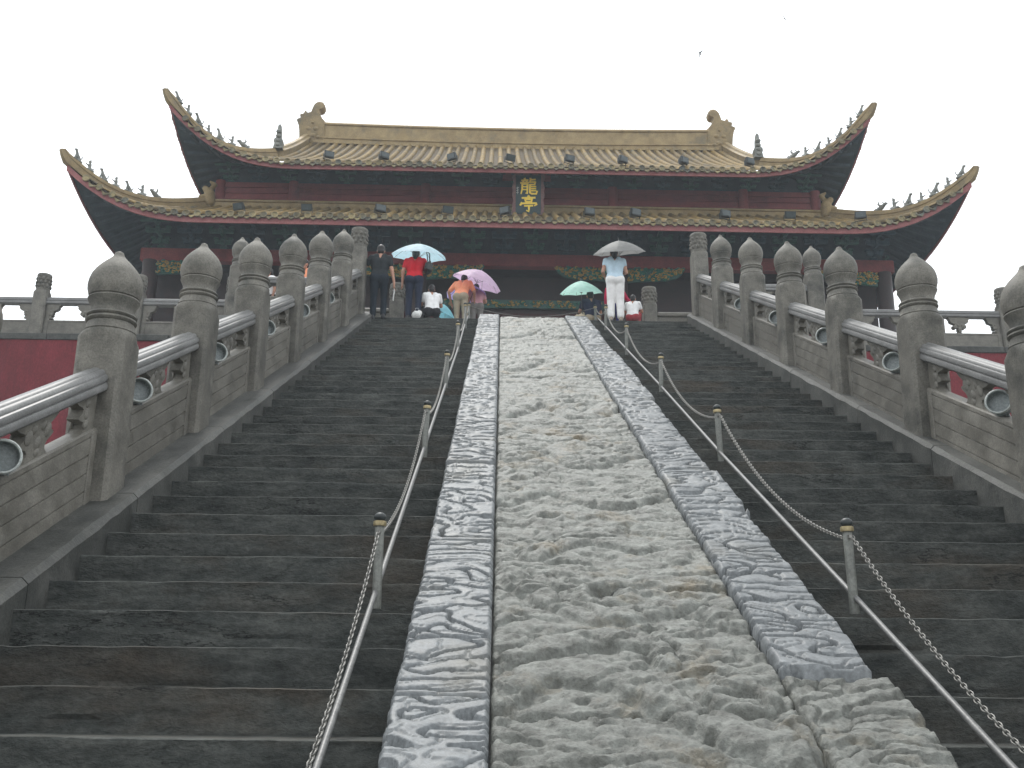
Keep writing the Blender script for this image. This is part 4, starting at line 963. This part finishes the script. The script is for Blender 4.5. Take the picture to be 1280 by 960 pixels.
# orange man bent forward
J=lean(pose(elL=(-.34,.03,1.14),wrL=(-.30,.22,.96),haL=(-.28,.29,.91),elR=(.30,.08,1.14),wrR=(.26,.30,1.06),haR=(.25,.36,1.05),head=(0,.03,1.55)),24)
person('man in orange shirt and beige trousers bending forward beside the lilac umbrella',(-.86,20.45,TOPZ),R(-14),J,cl('orange_cotton',(.90,.34,.19)),cl('beige_cotton',(.36,.30,.22)),.88,sleeve=.75)
J=lean(pose(elR=(.26,.08,1.14),wrR=(.20,.25,1.25),haR=(.17,.28,1.30)),18)
person('person in pink shirt beyond the man in orange under a lilac umbrella',(-.52,20.8,TOPZ),R(8),J,cl('pink_cotton',(.62,.36,.38)),cl('grey_cotton',(.20,.19,.18)),.80)
CROUCH=pose(hipL=(-.11,-.05,.26),kneeL=(-.16,.28,.46),ankL=(-.14,.10,.09),toeL=(-.16,.26,.035),hipR=(.11,-.05,.26),kneeR=(.16,.28,.46),ankR=(.14,.10,.09),toeR=(.16,.26,.035),
  pel=(0,-.06,.28),waist=(0,-.03,.41),chest=(0,.04,.60),neck=(0,.09,.75),head=(0,.14,.88),shL=(-.17,.06,.70),elL=(-.25,.16,.48),wrL=(-.14,.36,.50),haL=(-.10,.43,.50),shR=(.17,.06,.70),elR=(.25,.16,.48),wrR=(.14,.36,.50),haR=(.10,.43,.50))
person('child in white shirt crouching at the stair top below the woman in red',(-1.42,19.78,TOPZ),R(12),CROUCH,cl('white_cotton',(.80,.80,.80)),cl('dark_cotton',(.03,.03,.035)),.86)
person('person in navy crouching under the mint green umbrella',(1.92,20.15,TOPZ),R(10),CROUCH,cl('navy_cotton',(.025,.03,.06)),cl('beige_cotton',(.36,.30,.22)),.92)
# woman in white trousers under the grey umbrella
J=lean(pose(elL=(-.25,.0,1.12),wrL=(-.17,.20,1.06),haL=(-.12,.27,1.05),elR=(.24,.02,1.12),wrR=(.16,.20,1.18),haR=(.13,.24,1.22),kneeL=(-.09,.04,.49),hipL=(-.085,0,.90)),8)
person('woman in pale blue top and white trousers under the grey umbrella',(2.36,19.62,TOPZ),R(1),J,cl('pale_blue_cotton',(.50,.64,.74)),cl('white_linen',(.82,.81,.80)),1.0,female=True,leg_w=1.22,shoe=cl('pale_shoe',(.35,.30,.25)),sleeve=.35)
J=lean(pose(elR=(.34,.02,1.10),wrR=(.52,.10,1.02),haR=(.58,.12,1.0)),6)
person('person in crimson top standing beyond the woman in white trousers',(2.47,20.70,TOPZ),R(0),J,cl('crimson_cotton',(.45,.02,.07)),cl('blue_cotton',(.03,.03,.16)),.83,sleeve=1.5)
person('child in white top crouching beside the woman in white trousers',(2.74,19.85,TOPZ),R(-15),CROUCH,cl('white_cotton',(.80,.80,.80)),cl('red_skirt',(.35,.05,.06)),.72)
person('person in orange shirt looking back over the terrace rail behind the left balustrade',(-4.22,20.62,TOPZ),R(150),lean(STAND,4),cl('orange_cotton',(.90,.34,.19)),cl('grey_cotton',(.20,.19,.18)),.99)
person('person in white shirt half hidden behind the left balustrade posts',(-4.98,20.75,TOPZ),R(120),lean(STAND,6),cl('white_cotton',(.80,.80,.80)),cl('dark_cotton',(.03,.03,.035)),.90,female=True)
# handbag and small bags
g=MB(); g.box((0,0,0),(.16,.30,.24),ch=.05); b_=tag(link('shoulder_bag',None,None,(-1.52,19.72,TOPZ+1.17),(0,R(8),R(10))),'dark shoulder bag hanging at the right side of the woman in red','bag')
part('bag_body',g,M['dark'],b_,30); g=MB(); g.tube([(0,-.13,.1),(-.03,-.10,.28),(-.10,-.02,.36),(-.06,.08,.28),(0,.13,.1)],.012,6); part('strap',g,M['dark'],b_,True)
g=MB(); g.ell((0,0,.09),(.10,.07,.09)); g.ell((.06,.02,.14),(.06,.05,.06)); g.tube([(-.04,0,.16),(-.02,0,.24),(.04,0,.24),(.05,0,.16)],.008,6)
b2=tag(link('white_bag',remesh(g,M['white'],.012,'white_bag',2)),'small white bag on the stair top left of the crouching child','bag'); b2.location=(-1.72,19.60,TOPZ)
g=MB(); g.ell((0,0,.12),(.14,.10,.12)); g.ell((.05,0,.2),(.08,.06,.06)); g.tube([(-.06,0,.2),(-.03,0,.30),(.05,0,.30),(.08,0,.2)],.008,6)
b3=tag(link('beige_bag',remesh(g,cl('beige_cotton',(.36,.30,.22)),.014,'beige_bag',2)),'beige bag on the landing under the mint green umbrella','bag'); b3.location=(1.62,19.85,TOPZ)
# ------------------------------------------------------------------ umbrellas
def umbrella(label,top,axis,r,mat,depth=.30,shaft=.78,rot=0):
    ax=Vector(axis).normalized(); t=thing('umbrella',label,'umbrella',Vector(top)-ax*shaft,0,'open umbrellas'); t.rotation_mode='QUATERNION'; t.rotation_quaternion=ax.to_track_quat('Z','Y')@Euler((0,0,rot)).to_quaternion()
    g=MB(); n=8; sub=4; rings=[]; q=[i/8 for i in range(1,9)]
    def P(a,rho):
        f=(a/(2*math.pi/n))%1; sc=1-.075*math.sin(math.pi*f)*rho; dz=-.05*math.sin(math.pi*f)*rho*(1-rho)+.012*math.sin(math.pi*f)*rho
        return Vector((r*rho*sc*math.cos(a),r*rho*sc*math.sin(a),shaft-depth*r/.5*(.35*rho+.65*rho**2.2)*.98+dz))
    rings=[[P(2*math.pi*k/(n*sub),rho) for k in range(n*sub)] for rho in[.02]+q]
    g.loft(rings,True,False)
    me=g.mesh('canopy',mat,25); part('canopy',me,None,t)
    g=MB(); g.tube([(0,0,.02),(0,0,shaft+.06)],[.007,.005],8); sh=part('shaft',g,M['steel'],t,True)
    g=MB(); g.tube([(0,0,.04),(0,0,-.06),(0,.02,-.10),(0,.05,-.10),(0,.065,-.07)],.013,8); part('handle',g,M['black'],sh,True)
    for k in range(n):
        a=2*math.pi*k/n; g=MB(); g.tube([P(a,x)-Vector((0,0,.008)) for x in(.02,.3,.6,.85,1.0)],.004,5); m0=P(a,.5); rb=part('rib',g,M['steel'],t)
        g=MB(); g.tube([(0,0,shaft*.62),tuple(m0)],.003,5); part('stretcher',g,M['steel'],rb)
    return t
UC=lambda nm,c:cl(nm,c,trans=.45,rough=.5)
umbrella('light blue umbrella over the woman in red',(-1.73,19.85,TOPZ+1.77),(.04,-.20,1),.60,UC('light_blue_nylon',(.55,.76,.84)),.24,rot=.2)
umbrella('grey umbrella over the woman in white trousers',(2.45,19.66,TOPZ+1.83),(-.08,-.32,1),.56,UC('grey_nylon',(.26,.26,.25)),.25,rot=.1)
umbrella('lilac pink umbrella tilted to the right beside the man in orange',(-.43,20.62,TOPZ+1.50),(.36,-.18,1),.57,UC('lilac_nylon',(.66,.50,.66)),.28,rot=.3)
umbrella('violet umbrella showing low behind the man in orange',(-.75,20.95,TOPZ+1.30),(.02,.05,1),.46,UC('violet_nylon',(.42,.38,.70)),.30,shaft=.7)
umbrella('mint green umbrella over the crouching person',(1.68,20.0,TOPZ+1.05),(-.06,-.30,1),.47,UC('mint_nylon',(.50,.80,.70)),.30,shaft=.7,rot=.35)
umbrella('turquoise umbrella resting on the landing right of the crouching child',(-1.20,20.35,TOPZ+.60),(.40,-.1,1),.36,UC('turquoise_nylon',(.30,.68,.78)),.34,shaft=.5)
# ------------------------------------------------------------------ small things
g=MB(); rr=random.Random(3); g.box((0,0,.004),(.16,.04,.008),Matrix.Rotation(R(12),3,'Z')); g.box((.13,.01,.006),(.14,.025,.006),Matrix.Rotation(R(-6),3,'Z'))
kk=31; o=tag(link('litter',g.mesh('litter',M['white'])),'scrap of white litter lying on the right-hand stairs','litter'); o.location=(2.62,Y0+GO*25-.02+.12,RISE*26+.004)
def bird(loc,rz,lab):
    g=MB(); g.cone2((0,-.07,0),.012,(0,.05,0),.022); g.ell((0,.075,.006),(.017,.02,.016))
    for s in(-1,1): g.add([Vector(p) for p in((s*.015,.03,.01),(s*.10,.02,.035),(s*.20,-.06,.02),(s*.10,-.03,.03),(s*.015,-.02,.01))],[(0,1,2,3,4)]); g.add([Vector(p) for p in((s*.015,.03,.004),(s*.10,.02,.029),(s*.20,-.06,.014),(s*.10,-.03,.024),(s*.015,-.02,.004))],[(4,3,2,1,0)])
    g.add([Vector(p) for p in((0,-.05,0),(.03,-.15,0),(0,-.11,0),(-.03,-.15,0))],[(0,1,2,3)])
    o=tag(link('swallow',g.mesh('swallow',M['black'])),lab,'bird','birds in the sky'); o.location=loc; o.rotation_euler=(R(60),R(15),rz)
bird((9.6,30,23.1),R(40),'tiny dark bird flying high above the right end of the roof'); bird((6.85,31,22.35),R(100),'tiny dark bird flying just above the right ridge dragon')
# ------------------------------------------------------------------ rain haze
g=MB(); g.box((0,16,11),(60,100,26))
hm=bpy.data.materials.new('rain_haze'); hm.use_nodes=True; hn=hm.node_tree; hn.nodes.clear()
pv=hn.nodes.new('ShaderNodeVolumePrincipled'); pv.inputs['Color'].default_value=(.86,.94,1,1); pv.inputs['Density'].default_value=.0019
ho=hn.nodes.new('ShaderNodeOutputMaterial'); hn.links.new(pv.outputs[0],ho.inputs['Volume'])
hz=struct('haze',g,hm,False,'stuff')
